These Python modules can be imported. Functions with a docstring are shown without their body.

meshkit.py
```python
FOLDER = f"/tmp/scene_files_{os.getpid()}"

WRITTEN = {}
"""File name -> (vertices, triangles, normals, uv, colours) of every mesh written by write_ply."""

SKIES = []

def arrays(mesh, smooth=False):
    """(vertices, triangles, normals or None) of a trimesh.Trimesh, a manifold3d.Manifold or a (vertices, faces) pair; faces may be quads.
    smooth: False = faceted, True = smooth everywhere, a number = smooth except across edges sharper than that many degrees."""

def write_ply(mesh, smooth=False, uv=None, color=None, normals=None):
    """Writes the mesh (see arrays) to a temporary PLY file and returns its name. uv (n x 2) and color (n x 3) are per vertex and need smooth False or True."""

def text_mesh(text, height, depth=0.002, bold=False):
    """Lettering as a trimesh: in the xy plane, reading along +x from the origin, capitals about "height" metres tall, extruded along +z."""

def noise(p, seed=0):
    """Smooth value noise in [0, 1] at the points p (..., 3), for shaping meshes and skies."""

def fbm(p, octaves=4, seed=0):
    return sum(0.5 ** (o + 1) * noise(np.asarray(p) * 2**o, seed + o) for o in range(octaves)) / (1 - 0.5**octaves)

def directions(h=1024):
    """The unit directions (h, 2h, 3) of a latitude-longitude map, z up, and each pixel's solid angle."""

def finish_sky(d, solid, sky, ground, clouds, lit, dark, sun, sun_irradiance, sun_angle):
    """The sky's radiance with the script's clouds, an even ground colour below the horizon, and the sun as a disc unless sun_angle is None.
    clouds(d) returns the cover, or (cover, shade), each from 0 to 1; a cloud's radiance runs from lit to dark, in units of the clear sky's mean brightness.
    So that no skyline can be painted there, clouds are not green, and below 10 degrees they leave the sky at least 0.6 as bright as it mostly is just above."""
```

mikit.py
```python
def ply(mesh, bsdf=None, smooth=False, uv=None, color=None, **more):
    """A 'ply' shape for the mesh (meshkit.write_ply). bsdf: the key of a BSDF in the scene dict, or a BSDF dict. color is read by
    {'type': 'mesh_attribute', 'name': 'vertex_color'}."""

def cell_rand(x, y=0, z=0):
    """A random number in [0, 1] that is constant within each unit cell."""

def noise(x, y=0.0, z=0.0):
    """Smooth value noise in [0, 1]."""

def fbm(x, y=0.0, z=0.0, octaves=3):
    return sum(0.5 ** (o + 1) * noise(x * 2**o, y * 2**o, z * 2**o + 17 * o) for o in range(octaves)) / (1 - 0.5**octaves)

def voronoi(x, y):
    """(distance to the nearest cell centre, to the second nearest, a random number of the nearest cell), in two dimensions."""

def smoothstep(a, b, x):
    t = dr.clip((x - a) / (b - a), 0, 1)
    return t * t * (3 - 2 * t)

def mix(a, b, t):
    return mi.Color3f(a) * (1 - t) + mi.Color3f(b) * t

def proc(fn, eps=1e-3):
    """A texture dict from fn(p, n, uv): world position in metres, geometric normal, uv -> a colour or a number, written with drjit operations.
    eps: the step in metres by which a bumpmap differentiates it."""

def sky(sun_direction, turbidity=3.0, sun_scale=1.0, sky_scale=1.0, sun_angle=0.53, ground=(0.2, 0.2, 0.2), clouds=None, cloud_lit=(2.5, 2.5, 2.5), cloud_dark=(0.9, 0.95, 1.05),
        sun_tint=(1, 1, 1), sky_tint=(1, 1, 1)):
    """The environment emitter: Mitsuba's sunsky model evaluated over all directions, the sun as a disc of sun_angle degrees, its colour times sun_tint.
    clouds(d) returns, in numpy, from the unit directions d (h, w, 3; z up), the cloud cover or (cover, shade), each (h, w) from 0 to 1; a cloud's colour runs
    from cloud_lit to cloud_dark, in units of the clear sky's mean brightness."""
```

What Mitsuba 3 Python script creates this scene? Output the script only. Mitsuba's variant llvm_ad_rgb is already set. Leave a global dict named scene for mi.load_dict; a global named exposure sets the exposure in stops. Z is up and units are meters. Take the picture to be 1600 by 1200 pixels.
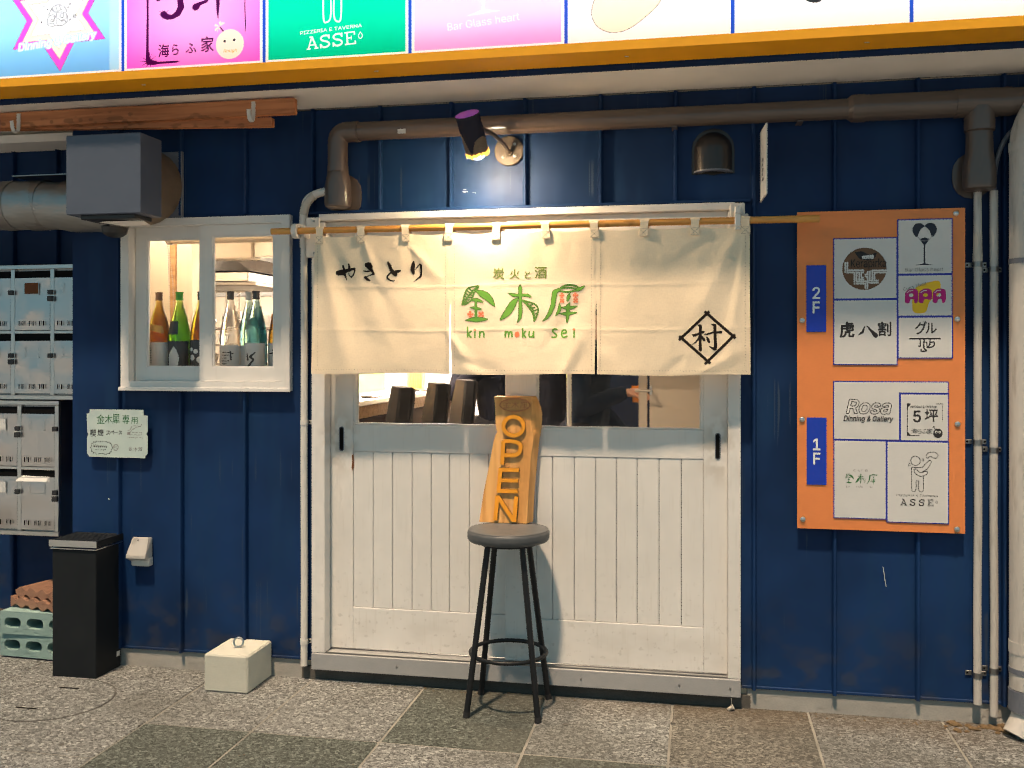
import math
import random
import numpy as np
import trimesh
import manifold3d as m3
import drjit as dr
import mitsuba as mi
from shapely import Polygon, LineString, MultiPolygon, Point, affinity, box as sbox, union_all
import meshkit
import mikit
from mikit import proc, noise, fbm, voronoi, cell_rand, smoothstep, mix

random.seed(7)
RNG = np.random.RandomState(7)
T = mi.ScalarTransform4f
scene, labels = {}, {}

# ---------------------------------------------------------------- camera, sky, exposure
YAW = math.radians(11.0)
EYE = (0.0, -4.17, 1.5)
scene['camera'] = {
    'type': 'perspective', 'fov': 2 * math.degrees(math.atan(800 / 1500.0)), 'fov_axis': 'x', 'near_clip': 0.05, 'far_clip': 400.0,
    'principal_point_offset_x': 0.0, 'principal_point_offset_y': 48 / 1200.0,
    'to_world': T().look_at(origin=EYE, target=(EYE[0] - math.sin(YAW), EYE[1] + math.cos(YAW), EYE[2]), up=(0, 0, 1))}
exposure = 0.15
scene['sky'] = mikit.sky((-0.15, -1.0, 2.15), turbidity=3, sun_scale=2.75, sky_scale=1.2, sun_angle=3.5, ground=(0.2, 0.2, 0.2),
                         sun_tint=(1.0, 0.87, 0.75), clouds=lambda d: 1.0, cloud_lit=(1.50, 2.70, 3.15), cloud_dark=(1.50, 2.70, 3.15))
scene['sky']['sampling_weight'] = 5.0
LAMP_POWER = 5.0
SIGN_GLOW = 1.02
ROOM_GLOW = 220.0

# ---------------------------------------------------------------- helpers
USED = {}


def key_of(name, parent=None):
    k = f'{parent}__{name}' if parent else name
    if k not in USED:
        USED[k] = 0
        return k
    USED[k] += 1
    return f'{k}_{USED[k]:03d}'


def add(name, mesh, mat, parent=None, smooth=False, label=None, **more):
    k = key_of(name, parent)
    if isinstance(mesh, (list, tuple)) and mesh and isinstance(mesh[0], trimesh.Trimesh):
        mesh = trimesh.util.concatenate(list(mesh))
    scene[k] = mikit.ply(mesh, mat, smooth=smooth, **more)
    if label:
        labels[k] = {'label': label}
    return k


def thing(name, label, cat, group=None, kind=None):
    k = key_of(name)
    labels[k] = {'label': label, 'category': cat}
    if group:
        labels[k]['group'] = group
    if kind:
        labels[k]['kind'] = kind
    return k


def tag(k, label, cat, group=None, kind=None):
    labels[k] = {'label': label, 'category': cat}
    if group:
        labels[k]['group'] = group
    if kind:
        labels[k]['kind'] = kind
    return k


def hull(pts):
    return trimesh.PointCloud(np.asarray(pts, float)).convex_hull


def box(x0, x1, y0, y1, z0, z1, b=0.0):
    if b <= 0:
        m = trimesh.creation.box(extents=(x1 - x0, y1 - y0, z1 - z0))
        m.apply_translation(((x0 + x1) / 2, (y0 + y1) / 2, (z0 + z1) / 2))
        return m
    P = []
    for x, sx in ((x0, 1), (x1, -1)):
        for y, sy in ((y0, 1), (y1, -1)):
            for z, sz in ((z0, 1), (z1, -1)):
                P += [(x, y + sy * b, z + sz * b), (x + sx * b, y, z + sz * b), (x + sx * b, y + sy * b, z)]
    return hull(P)


def move(m, t=(0, 0, 0), rz=0, rx=0, ry=0):
    m = m.copy()
    for a, ax in ((rx, (1, 0, 0)), (ry, (0, 1, 0)), (rz, (0, 0, 1))):
        if a:
            m.apply_transform(trimesh.transformations.rotation_matrix(math.radians(a), ax))
    m.apply_translation(t)
    return m


def tube(path, r, sides=16, caps=True):
    p = np.asarray(path, float)
    r = np.broadcast_to(r, (len(p),)).astype(float)
    t = np.gradient(p, axis=0)
    t /= np.linalg.norm(t, axis=1, keepdims=True) + 1e-12
    a = np.cross(t[0], (0, 0, 1) if abs(t[0][2]) < 0.9 else (1, 0, 0))
    a /= np.linalg.norm(a)
    V, ang = [], np.arange(sides) * 2 * np.pi / sides
    for i in range(len(p)):
        a = a - t[i] * a.dot(t[i])
        a /= np.linalg.norm(a)
        b = np.cross(t[i], a)
        V.append(p[i] + r[i] * (np.cos(ang)[:, None] * a + np.sin(ang)[:, None] * b))
    F = []
    for i in range(len(p) - 1):
        for j in range(sides):
            k = (j + 1) % sides
            F += [(i * sides + j, i * sides + k, (i + 1) * sides + k), (i * sides + j, (i + 1) * sides + k, (i + 1) * sides + j)]
    V = np.vstack(V)
    if caps:
        n = len(V)
        V = np.vstack([V, p[0], p[-1]])
        for j in range(sides):
            k = (j + 1) % sides
            F += [(n, k, j), (n + 1, (len(p) - 1) * sides + j, (len(p) - 1) * sides + k)]
    return trimesh.Trimesh(V, F, process=False)


def arc(p, n=8):
    """A polyline with its inner corners rounded by sampling a quadratic curve."""
    p = [np.asarray(q, float) for q in p]
    out = [p[0]]
    for i in range(1, len(p) - 1):
        a, b, c = p[i - 1], p[i], p[i + 1]
        d = min(np.linalg.norm(b - a), np.linalg.norm(c - b)) * 0.5
        s, e = b + (a - b) / np.linalg.norm(a - b) * d, b + (c - b) / np.linalg.norm(c - b) * d
        for t in np.linspace(0, 1, n):
            out.append((1 - t) ** 2 * s + 2 * t * (1 - t) * b + t * t * e)
    out.append(p[-1])
    return out


def lathe(profile, sides=32, sy=1.0, at=(0, 0, 0)):
    """profile: (radius, height) from the bottom outwards and up; a closed solid when it starts and ends at radius 0."""
    m = trimesh.creation.revolve(np.asarray(profile, float), sections=sides)
    m.apply_scale((1, sy, 1))
    m.apply_translation(at)
    return m


def cyl(p0, p1, r, sides=24):
    return tube([p0, p1], r, sides)


def ext(poly, y0, y1):
    """A shapely polygon of (x, z) as a solid between the depths y0 (front) and y1."""
    ms = []
    for g in getattr(poly, 'geoms', [poly]):
        if g.area > 1e-10:
            m = trimesh.creation.extrude_polygon(g, y1 - y0, engine='earcut')
            v = m.vertices
            ms.append(trimesh.Trimesh(np.c_[v[:, 0], y1 - v[:, 2], v[:, 1]], m.faces, process=False))
    return trimesh.util.concatenate(ms)


def flat(poly, y, fine=0.0, warp=None):
    """A shapely polygon of (x, z) as a sheet at depth y that faces the street; warp(x, z) adds to y."""
    ms = []
    for g in getattr(poly, 'geoms', [poly]):
        if g.geom_type != 'Polygon' or g.area < 1e-10:
            continue
        v, f = trimesh.creation.triangulate_polygon(g, engine='earcut')
        v = np.c_[v[:, 0], np.zeros(len(v)), v[:, 1]]
        f = np.asarray(f)
        n = np.cross(v[f[:, 1]] - v[f[:, 0]], v[f[:, 2]] - v[f[:, 0]])[:, 1]
        f[n > 0] = f[n > 0][:, ::-1]
        if fine:
            v, f = trimesh.remesh.subdivide_to_size(v, f, fine, max_iter=12)
        ms.append(trimesh.Trimesh(v, f, process=False))
    m = trimesh.util.concatenate(ms)
    v = m.vertices.copy()
    v[:, 1] = y + (warp(v[:, 0], v[:, 2]) if warp else 0)
    return trimesh.Trimesh(v, m.faces, process=False)


def W(pts, w, cap='round', join='round'):
    """A line of width w as a polygon."""
    return LineString(pts).buffer(w / 2, cap_style=cap, join_style=join, quad_segs=4)


def brush(pts):
    """A brush stroke: points (x, y, width)."""
    cs = [Point(x, y).buffer(w / 2, quad_segs=4) for x, y, w in pts]
    return union_all([union_all([a, b]).convex_hull for a, b in zip(cs, cs[1:])])


def curve(pts, n=10):
    """A smooth curve through the points (Catmull-Rom)."""
    p = np.asarray(pts, float)
    q = np.vstack([2 * p[0] - p[1], p, 2 * p[-1] - p[-2]])
    out = []
    for i in range(1, len(q) - 2):
        for t in np.linspace(0, 1, n, endpoint=False):
            a, b, c, d = q[i - 1], q[i], q[i + 1], q[i + 2]
            out.append(0.5 * (2 * b + (c - a) * t + (2 * a - 5 * b + 4 * c - d) * t * t + (3 * b - a - 3 * c + d) * t ** 3))
    return [tuple(x) for x in out] + [tuple(p[-1])]


def P0(pts):
    return Polygon(pts).buffer(0)


def leaf(pts):
    return P0(curve(list(pts) + [pts[0]], 6))


TEXTS = {}


def words(text, h, bold=False, shear=0.0, wide=1.0, centre=None, at=(0, 0)):
    """Lettering as a polygon, capitals h tall, y up."""
    if (text, bold) not in TEXTS:
        m = meshkit.text_mesh(text, 1.0, 0.1, bold)
        n = m.face_normals[:, 2] > 0.9
        TEXTS[text, bold] = union_all([Polygon(t[:, :2]) for t in m.triangles[n]]).buffer(0.001)
    p = affinity.affine_transform(TEXTS[text, bold], [h * wide, shear * h, 0, h, 0, 0])
    x0, y0, x1, y1 = p.bounds
    if centre:
        return affinity.translate(p, centre[0] - (x0 + x1) / 2, centre[1] - h / 2)
    return affinity.translate(p, at[0], at[1])


def glyph(ch, h, at=(0, 0), wide=1.0):
    """A Japanese character of height h, its lower left corner at a point, y up."""
    ps = []
    for rings in GLYPHS[ch]:
        rs = [np.array(r, float).reshape(-1, 2) for r in rings]
        ps.append(Polygon(rs[0], rs[1:]).buffer(0))
    p = union_all(ps)
    s = h / 140.0
    return affinity.affine_transform(p, [s * wide, 0, 0, s, at[0], at[1] + 16 * s])


def sheet(region, size):
    """A mapping from drawing units (y down, size = width, height) to a rectangle (x0, z0 top, x1, z1 bottom) on the wall."""
    x0, z0, x1, z1 = region
    sx, sz = (x1 - x0) / size[0], (z1 - z0) / size[1]

    def put(p):
        return affinity.affine_transform(p, [sx, 0, 0, sz, x0, z0])
    return put


def up(p, x, y):
    """A polygon drawn with y up, put into a drawing with y down at (x, y)."""
    return affinity.affine_transform(p, [1, 0, 0, -1, x, y])


# ---------------------------------------------------------------- materials
def tex(c):
    if callable(c):
        return proc(c)
    if isinstance(c, dict):
        return c
    return {'type': 'rgb', 'value': list(c)}


def mat(name, color, rough=0.6, metal=0.0, spec=0.5, bump=None, height=1.0, eps=1e-3, **more):
    b = {'type': 'principled', 'base_color': tex(color), 'roughness': tex(rough) if callable(rough) else float(rough), 'metallic': float(metal), 'specular': float(spec), **more}
    if bump:
        b = {'type': 'bumpmap', 'arbitrary': proc(bump, eps), 'scale': float(height), 'bsdf': b}
    scene[name] = {'type': 'twosided', 'bsdf': b}
    return name


def streaks(p):
    return fbm(p.x * 14, p.y * 14, p.z * 1.6)


def blue_color(p, n, uv):
    a = fbm(p.x * 2.3, p.y * 2, p.z * 1.7, 4)
    s = smoothstep(0.5, 0.8, streaks(p))
    splash = smoothstep(0.55, 0.10, p.z) * smoothstep(0.45, 0.8, fbm(p.x * 13, p.y * 3, p.z * 13))
    c = mix((0.0045, 0.0200, 0.068), (0.0080, 0.0350, 0.118), smoothstep(0.25, 0.75, a))
    c = mix(c, (0.009, 0.038, 0.102), 0.45 * s)
    scratch = smoothstep(0.80, 0.86, noise(p.x * 34, 0, p.z * 3.1)) * smoothstep(0.66, 0.8, noise(p.x * 210, 3, p.z * 2.2))
    c = mix(c, (0.05, 0.075, 0.10), 0.5 * scratch)
    return mix(c, (0.050, 0.050, 0.045), 0.40 * splash)


def blue_rough(p, n, uv):
    return 0.40 + 0.22 * fbm(p.x * 6, p.y * 6, p.z * 2.5, 3)


def paint_color(p, n, uv):
    a = fbm(p.x * 5, p.y * 5, p.z * 3, 4)
    grain = fbm(p.x * 90, p.y * 30, p.z * 7)
    c = mix((0.60, 0.587, 0.562), (0.71, 0.698, 0.672), a)
    c = mix(c, (0.50, 0.475, 0.43), 0.20 * smoothstep(0.58, 0.85, grain))
    low = smoothstep(0.55, 0.12, p.z)
    c = mix(c, (0.36, 0.33, 0.28), 0.22 * low * smoothstep(0.40, 0.85, fbm(p.x * 8, 3, p.z * 12, 5)))
    scuff = smoothstep(0.66, 0.80, fbm(p.x * 60, 5, p.z * 45, 4)) * smoothstep(0.8, 0.1, p.z)
    c = mix(c, (0.27, 0.25, 0.22), 0.26 * scuff)
    h1 = dr.sqrt(dr.square((p.x + 1.62) * 1.5) + dr.square((p.z - 1.10) * 0.8))
    h2 = dr.sqrt(dr.square((p.x - 0.08) * 1.5) + dr.square((p.z - 1.10) * 0.8))
    hand = smoothstep(0.17, 0.03, dr.minimum(h1, h2)) * smoothstep(0.3, 0.65, fbm(p.x * 24, 1, p.z * 18))
    return mix(c, (0.34, 0.29, 0.23), 0.5 * hand)


def paint_bump(p, n, uv):
    return fbm(p.x * 120, p.y * 50, p.z * 9) * 0.7 + 0.3 * noise(p.x * 300, p.y * 300, p.z * 300)


def cloth_color(p, n, uv):
    a = fbm(p.x * 6, 1, p.z * 6, 4)
    weave = noise(p.x * 520, 0, p.z * 110) * 0.5 + noise(p.x * 110, 5, p.z * 520) * 0.5
    c = mix((0.73, 0.615, 0.455), (0.79, 0.675, 0.51), a)
    return c * (0.93 + 0.14 * weave)


def cloth_bump(p, n, uv):
    return noise(p.x * 620, 0, p.z * 150) + noise(p.x * 150, 7, p.z * 620)


def slab(base, chip, dark, size, share):
    def fn(p, n, uv):
        wx = p.x + 0.010 * (noise(p.x * 70, p.y * 70) - 0.5)
        wy = p.y + 0.010 * (noise(p.x * 70 + 31, p.y * 70) - 0.5)
        d1, d2, r = voronoi(wx * size * 0.75 + 3.1, wy * size * 1.3)
        e1, e2, q = voronoi(wx * size * 1.9 + 7.7, wy * size * 1.7)
        g = fbm(p.x * 3, p.y * 3, 0, 4)
        c = mix(base, [0.80 * v for v in base], g)
        small = mix(dark, chip, q)
        c = mix(c, small, smoothstep(0.04, 0.16, e2 - e1) * 0.55)
        c = mix(c, [1.0 * v for v in chip], smoothstep(1 - share, 1.08, r) * smoothstep(0.05, 0.14, d2 - d1) * smoothstep(0.55, 0.3, d1))
        c = mix(c, dark, 0.75 * smoothstep(0.85, 0.95, cell_rand(dr.floor(r * 97), dr.floor(q * 89), 5)) * smoothstep(0.02, 0.1, d2 - d1))
        wall_brown = smoothstep(-0.32, 0.02, p.y + 0.25 * (fbm(p.x * 4, p.y * 4) - 0.5)) * smoothstep(-1.9, 0.2, p.x)  # browner and darker towards the wall, more so to the right
        c = mix(c, (0.075, 0.052, 0.030), 0.55 * wall_brown)
        st = smoothstep(0.55, 0.8, fbm(p.x * 1.7 + 5, p.y * 2.2, 0, 4))
        return mix(c, (0.07, 0.07, 0.06), 0.45 * st)
    return fn


def slab_bump(p, n, uv):
    wx = p.x + 0.010 * (noise(p.x * 70, p.y * 70) - 0.5)
    wy = p.y + 0.010 * (noise(p.x * 70 + 31, p.y * 70) - 0.5)
    d1, d2, r = voronoi(wx * 46.5 + 3.1, wy * 80.6)
    return smoothstep(0.0, 0.25, d2 - d1) * (0.4 + 0.6 * r)


def concrete(a, b):
    def fn(p, n, uv):
        g = fbm(p.x * 9, p.y * 9, p.z * 9, 4)
        h = noise(p.x * 190, p.y * 190, p.z * 190)
        return mix(a, b, 0.7 * g + 0.3 * h)
    return fn


def concrete_bump(p, n, uv):
    pores = smoothstep(0.70, 0.80, noise(p.x * 75, p.y * 75, p.z * 75))
    return fbm(p.x * 150, p.y * 150, p.z * 150) - 1.6 * pores


def timber(a, b, c, axis, scale=1.0):
    def fn(p, n, uv):
        l, s, t = {'x': (p.x, p.y, p.z), 'z': (p.z, p.x, p.y)}[axis]
        w = 0.05 * fbm(l * 3 * scale, s * 9 * scale, t * 9 * scale)
        ring = fbm(s * 70 * scale + w * 60, t * 55 * scale + w * 40, l * 2.0 * scale, 3)
        fine = noise(s * 400, t * 400, l * 12)
        k = smoothstep(0.62, 0.7, noise(l * 5.0 * scale + 3, s * 14, t * 14))
        col = mix(a, b, smoothstep(0.3, 0.7, ring))
        col = mix(col, c, 0.35 * fine * smoothstep(0.4, 0.8, ring))
        return mix(col, c, (0.5 if axis == 'x' else 0.15) * k * smoothstep(0.55, 0.75, noise(l * 40, s * 60, t * 60)))
    return fn


def steel_bump(p, n, uv):
    return fbm(p.x * 7, p.y * 7, p.z * 9, 3) + 0.03 * noise(p.x * 900, 1, p.z * 60)


mat('blue_metal', blue_color, blue_rough, spec=0.17, bump=lambda p, n, uv: fbm(p.x * 5, p.y * 5, p.z * 3) + 0.06 * noise(p.x * 260, p.y * 260, p.z * 260), height=0.004)
mat('white_paint', paint_color, 0.55, spec=0.35, bump=paint_bump, height=0.0011)
mat('grey_paint', concrete((0.26, 0.265, 0.27), (0.33, 0.335, 0.34)), 0.5)
mat('cloth', cloth_color, 0.95, spec=0.1, bump=cloth_bump, height=0.0006, eps=4e-4)
mat('ink', (0.018, 0.014, 0.012), 0.9, spec=0.1)
mat('leaf_green', lambda p, n, uv: mix((0.10, 0.27, 0.045), (0.15, 0.34, 0.06), fbm(p.x * 30, 0, p.z * 30)), 0.9, spec=0.1)
mat('leaf_edge', (0.05, 0.10, 0.03), 0.9, spec=0.1)
mat('olive_ink', (0.17, 0.23, 0.05), 0.9, spec=0.1)
mat('flower_ink', (0.72, 0.20, 0.10), 0.9, spec=0.1)
mat('slab_light', slab((0.112, 0.116, 0.116), (0.33, 0.342, 0.336), (0.030, 0.030, 0.027), 62, 0.62), 0.8, bump=slab_bump, height=0.0016)
mat('slab_dark', slab((0.045, 0.053, 0.046), (0.165, 0.185, 0.17), (0.014, 0.017, 0.013), 62, 0.45), 0.8, bump=slab_bump, height=0.0016)
mat('slab_brown', slab((0.092, 0.088, 0.078), (0.26, 0.252, 0.225), (0.024, 0.022, 0.018), 62, 0.55), 0.8, bump=slab_bump, height=0.0016)
mat('grout', concrete((0.10, 0.098, 0.088), (0.30, 0.29, 0.26)), 0.9)
mat('bounce_paving', concrete((0.24, 0.25, 0.26), (0.30, 0.31, 0.32)), 0.9)  # pale unseen street, lightened to bounce fill light onto the canopy underside
mat('concrete', concrete((0.24, 0.235, 0.22), (0.38, 0.375, 0.35)), 0.9, bump=concrete_bump, height=0.002)
mat('concrete_pale', concrete((0.42, 0.425, 0.37), (0.52, 0.52, 0.455)), 0.9, bump=concrete_bump, height=0.0015)
mat('concrete_green', concrete((0.17, 0.27, 0.26), (0.26, 0.38, 0.365)), 0.9, bump=concrete_bump, height=0.002)
mat('terracotta', concrete((0.22, 0.115, 0.075), (0.30, 0.17, 0.115)), 0.85, bump=concrete_bump, height=0.002)
mat('soffit', concrete((0.72, 0.69, 0.64), (0.78, 0.75, 0.70)), 0.6)
mat('yellow_metal', concrete((0.76, 0.33, 0.004), (0.82, 0.37, 0.006)), 0.45)
mat('beam_wood', timber((0.50, 0.20, 0.085), (0.38, 0.135, 0.052), (0.14, 0.055, 0.022), 'x'), 0.7)
mat('rod_wood', timber((0.64, 0.31, 0.075), (0.54, 0.24, 0.05), (0.28, 0.11, 0.025), 'x', 1.6), 0.45)
mat('board_wood', timber((0.78, 0.43, 0.150), (0.62, 0.30, 0.085), (0.34, 0.14, 0.035), 'z', 0.55), 0.5, bump=lambda p, n, uv: fbm(p.x * 120, p.y * 120, p.z * 9), height=0.002)
mat('medallion_wood', timber((0.58, 0.30, 0.09), (0.46, 0.22, 0.06), (0.25, 0.10, 0.03), 'x', 0.8), 0.5)
mat('amber', (0.72, 0.29, 0.016), 0.4)
mat('amber_side', (0.10, 0.035, 0.006), 0.6)
mat('brown_plastic', lambda p, n, uv: mix((0.066, 0.050, 0.043), (0.088, 0.068, 0.059), fbm(p.x * 8, p.y * 8, p.z * 8)), 0.26, spec=0.7)
mat('black_plastic', (0.018, 0.018, 0.020), 0.4)
mat('vent_plastic', (0.018, 0.017, 0.018), 0.32, spec=0.5)
mat('black_metal', (0.008, 0.009, 0.011), 0.45, spec=0.35)
mat('bin_black', lambda p, n, uv: mix((0.007, 0.009, 0.012), (0.013, 0.016, 0.019), fbm(p.x * 6, p.y * 6, p.z * 5)), 0.6, spec=0.2)
mat('vinyl', lambda p, n, uv: mix((0.060, 0.066, 0.072), (0.085, 0.090, 0.096), fbm(p.x * 40, p.y * 40, p.z * 40)), 0.45, bump=lambda p, n, uv: fbm(p.x * 420, p.y * 420, p.z * 420), height=0.0006, eps=4e-4)
mat('grey_plastic', lambda p, n, uv: mix(mix((0.40, 0.385, 0.36), (0.50, 0.485, 0.46), streaks(p)), (0.20, 0.18, 0.15), 0.45 * smoothstep(0.56, 0.8, fbm(p.x * 30, p.y * 30, p.z * 5, 4))), 0.45)
mat('white_plastic', lambda p, n, uv: mix((0.56, 0.54, 0.50), (0.64, 0.62, 0.58), streaks(p)), 0.4)
mat('tape', (0.45, 0.42, 0.37), 0.7)
mat('steel', (0.60, 0.57, 0.55), lambda p, n, uv: 0.20 + 0.10 * fbm(p.x * 5, p.y * 5, p.z * 5), metal=1.0, bump=lambda p, n, uv: fbm(p.x * 4, 1, p.z * 5, 2) + 0.05 * noise(p.x * 420, 2, p.z * 14), height=0.008)
mat('steel_dull', (0.30, 0.295, 0.29), 0.38, metal=1.0, bump=steel_bump, height=0.004)
mat('steel_plain', (0.60, 0.60, 0.58), 0.25, metal=1.0)
mat('foil', (0.34, 0.35, 0.35), 0.46, metal=1.0, bump=lambda p, n, uv: fbm(p.x * 16, p.y * 16, p.z * 16, 4), height=0.012)
mat('dark_gap', (0.006, 0.006, 0.007), 0.9, spec=0.1)
mat('grey_metal', concrete((0.105, 0.120, 0.150), (0.135, 0.150, 0.185)), 0.5)
mat('blower_grey', concrete((0.060, 0.076, 0.110), (0.075, 0.092, 0.130)), 0.5)
mat('orange_board', concrete((0.64, 0.200, 0.056), (0.71, 0.23, 0.068)), 0.55)
mat('paper', concrete((0.53, 0.535, 0.53), (0.59, 0.595, 0.59)), 0.7)
mat('paper_green', concrete((0.40, 0.50, 0.48), (0.48, 0.57, 0.55)), 0.5)
mat('sign_blue', (0.006, 0.022, 0.30), 0.5)
mat('tag_blue', (0.004, 0.035, 0.40), 0.45)
mat('pale_letter', (0.62, 0.68, 0.74), 0.5)
mat('print_black', (0.012, 0.012, 0.014), 0.7)
mat('print_grey', (0.20, 0.20, 0.20), 0.7)
mat('print_navy', (0.010, 0.018, 0.035), 0.7)
mat('print_brown', (0.125, 0.066, 0.035), 0.7)
mat('print_yellow', (0.72, 0.45, 0.015), 0.6)
mat('print_magenta', (0.42, 0.008, 0.16), 0.6)
mat('print_green', (0.018, 0.12, 0.035), 0.7)
mat('rust_grey', concrete((0.045, 0.043, 0.04), (0.11, 0.105, 0.095)), 0.9)
mat('rust', (0.14, 0.045, 0.015), 0.9)
mat('dust', concrete((0.08, 0.055, 0.03), (0.17, 0.115, 0.06)), 0.95)
mat('purple_cap', (0.62, 0.13, 0.84), 0.5)
mat('navy_wrap', (0.009, 0.010, 0.024), 0.5, spec=0.25)
mat('lamp_brown', concrete((0.09, 0.065, 0.045), (0.16, 0.12, 0.085)), 0.5)
mat('plate_taupe', (0.050, 0.042, 0.036), 0.45, spec=0.3)
mat('thread', (0.27, 0.235, 0.20), 0.8)
# the rooms
mat('room_cream', (0.74, 0.64, 0.50), 0.7)
mat('room_white', (0.80, 0.77, 0.72), 0.7)
mat('room_tile', (0.62, 0.66, 0.72), 0.4)
mat('room_dark', (0.004, 0.008, 0.020), 0.8, spec=0.05)
mat('room_floor', (0.06, 0.045, 0.035), 0.6)
mat('counter_top', (0.74, 0.66, 0.55), 0.4)
mat('counter_wood', timber((0.55, 0.34, 0.17), (0.46, 0.27, 0.12), (0.3, 0.16, 0.07), 'x'), 0.5)
mat('counter_dark', (0.045, 0.020, 0.013), 0.7)
mat('ochre_panel', (0.78, 0.46, 0.10), 0.6)
mat('chair_cloth', (0.010, 0.010, 0.011), 0.75, spec=0.12)
mat('chair_back', (0.045, 0.043, 0.041), 0.7, spec=0.15)
mat('beige_panel', (0.50, 0.45, 0.385), 0.5)
mat('hood_dark', (0.022, 0.018, 0.016), 0.4)
mat('coat_black', (0.005, 0.006, 0.012), 0.85, spec=0.06)
mat('coat_navy', (0.005, 0.013, 0.030), 0.85, spec=0.06)
mat('trousers', (0.01, 0.01, 0.012), 0.9, spec=0.06)
mat('skin', (0.62, 0.36, 0.26), 0.55)
mat('hair', (0.012, 0.009, 0.008), 0.5)
mat('bag_white', (0.72, 0.74, 0.78), 0.5)
mat('cup_orange', (0.85, 0.33, 0.03), 0.4)
mat('label_white', (0.55, 0.56, 0.55), 0.6)
mat('label_gold', (0.42, 0.27, 0.06), 0.5)
mat('label_black', (0.02, 0.022, 0.025), 0.5)
mat('cap_dark', (0.03, 0.028, 0.03), 0.4)
mat('cap_green', (0.05, 0.30, 0.02), 0.4)
scene['pane_glass'] = {'type': 'thindielectric', 'int_ior': 1.22}


def bottle_glass(name, absorb):
    """A bottle full of sake as one clear body that takes the given share of each colour per metre."""
    scene[name] = {'type': 'dielectric', 'int_ior': 1.36, 'ext_ior': 1.0}
    scene[name + '_body'] = {'type': 'homogeneous', 'albedo': 0.0, 'scale': 100.0, 'sigma_t': {'type': 'rgb', 'value': [v / 100.0 for v in absorb]}}
    return name


bottle_glass('glass_amber', (4.5, 17.0, 70.0))
bottle_glass('glass_green', (18.0, 2.0, 55.0))
bottle_glass('glass_blue', (19.0, 6.0, 4.0))
bottle_glass('glass_navy', (42.0, 26.0, 20.0))
bottle_glass('glass_clear', (2.5, 2.2, 2.0))


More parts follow.
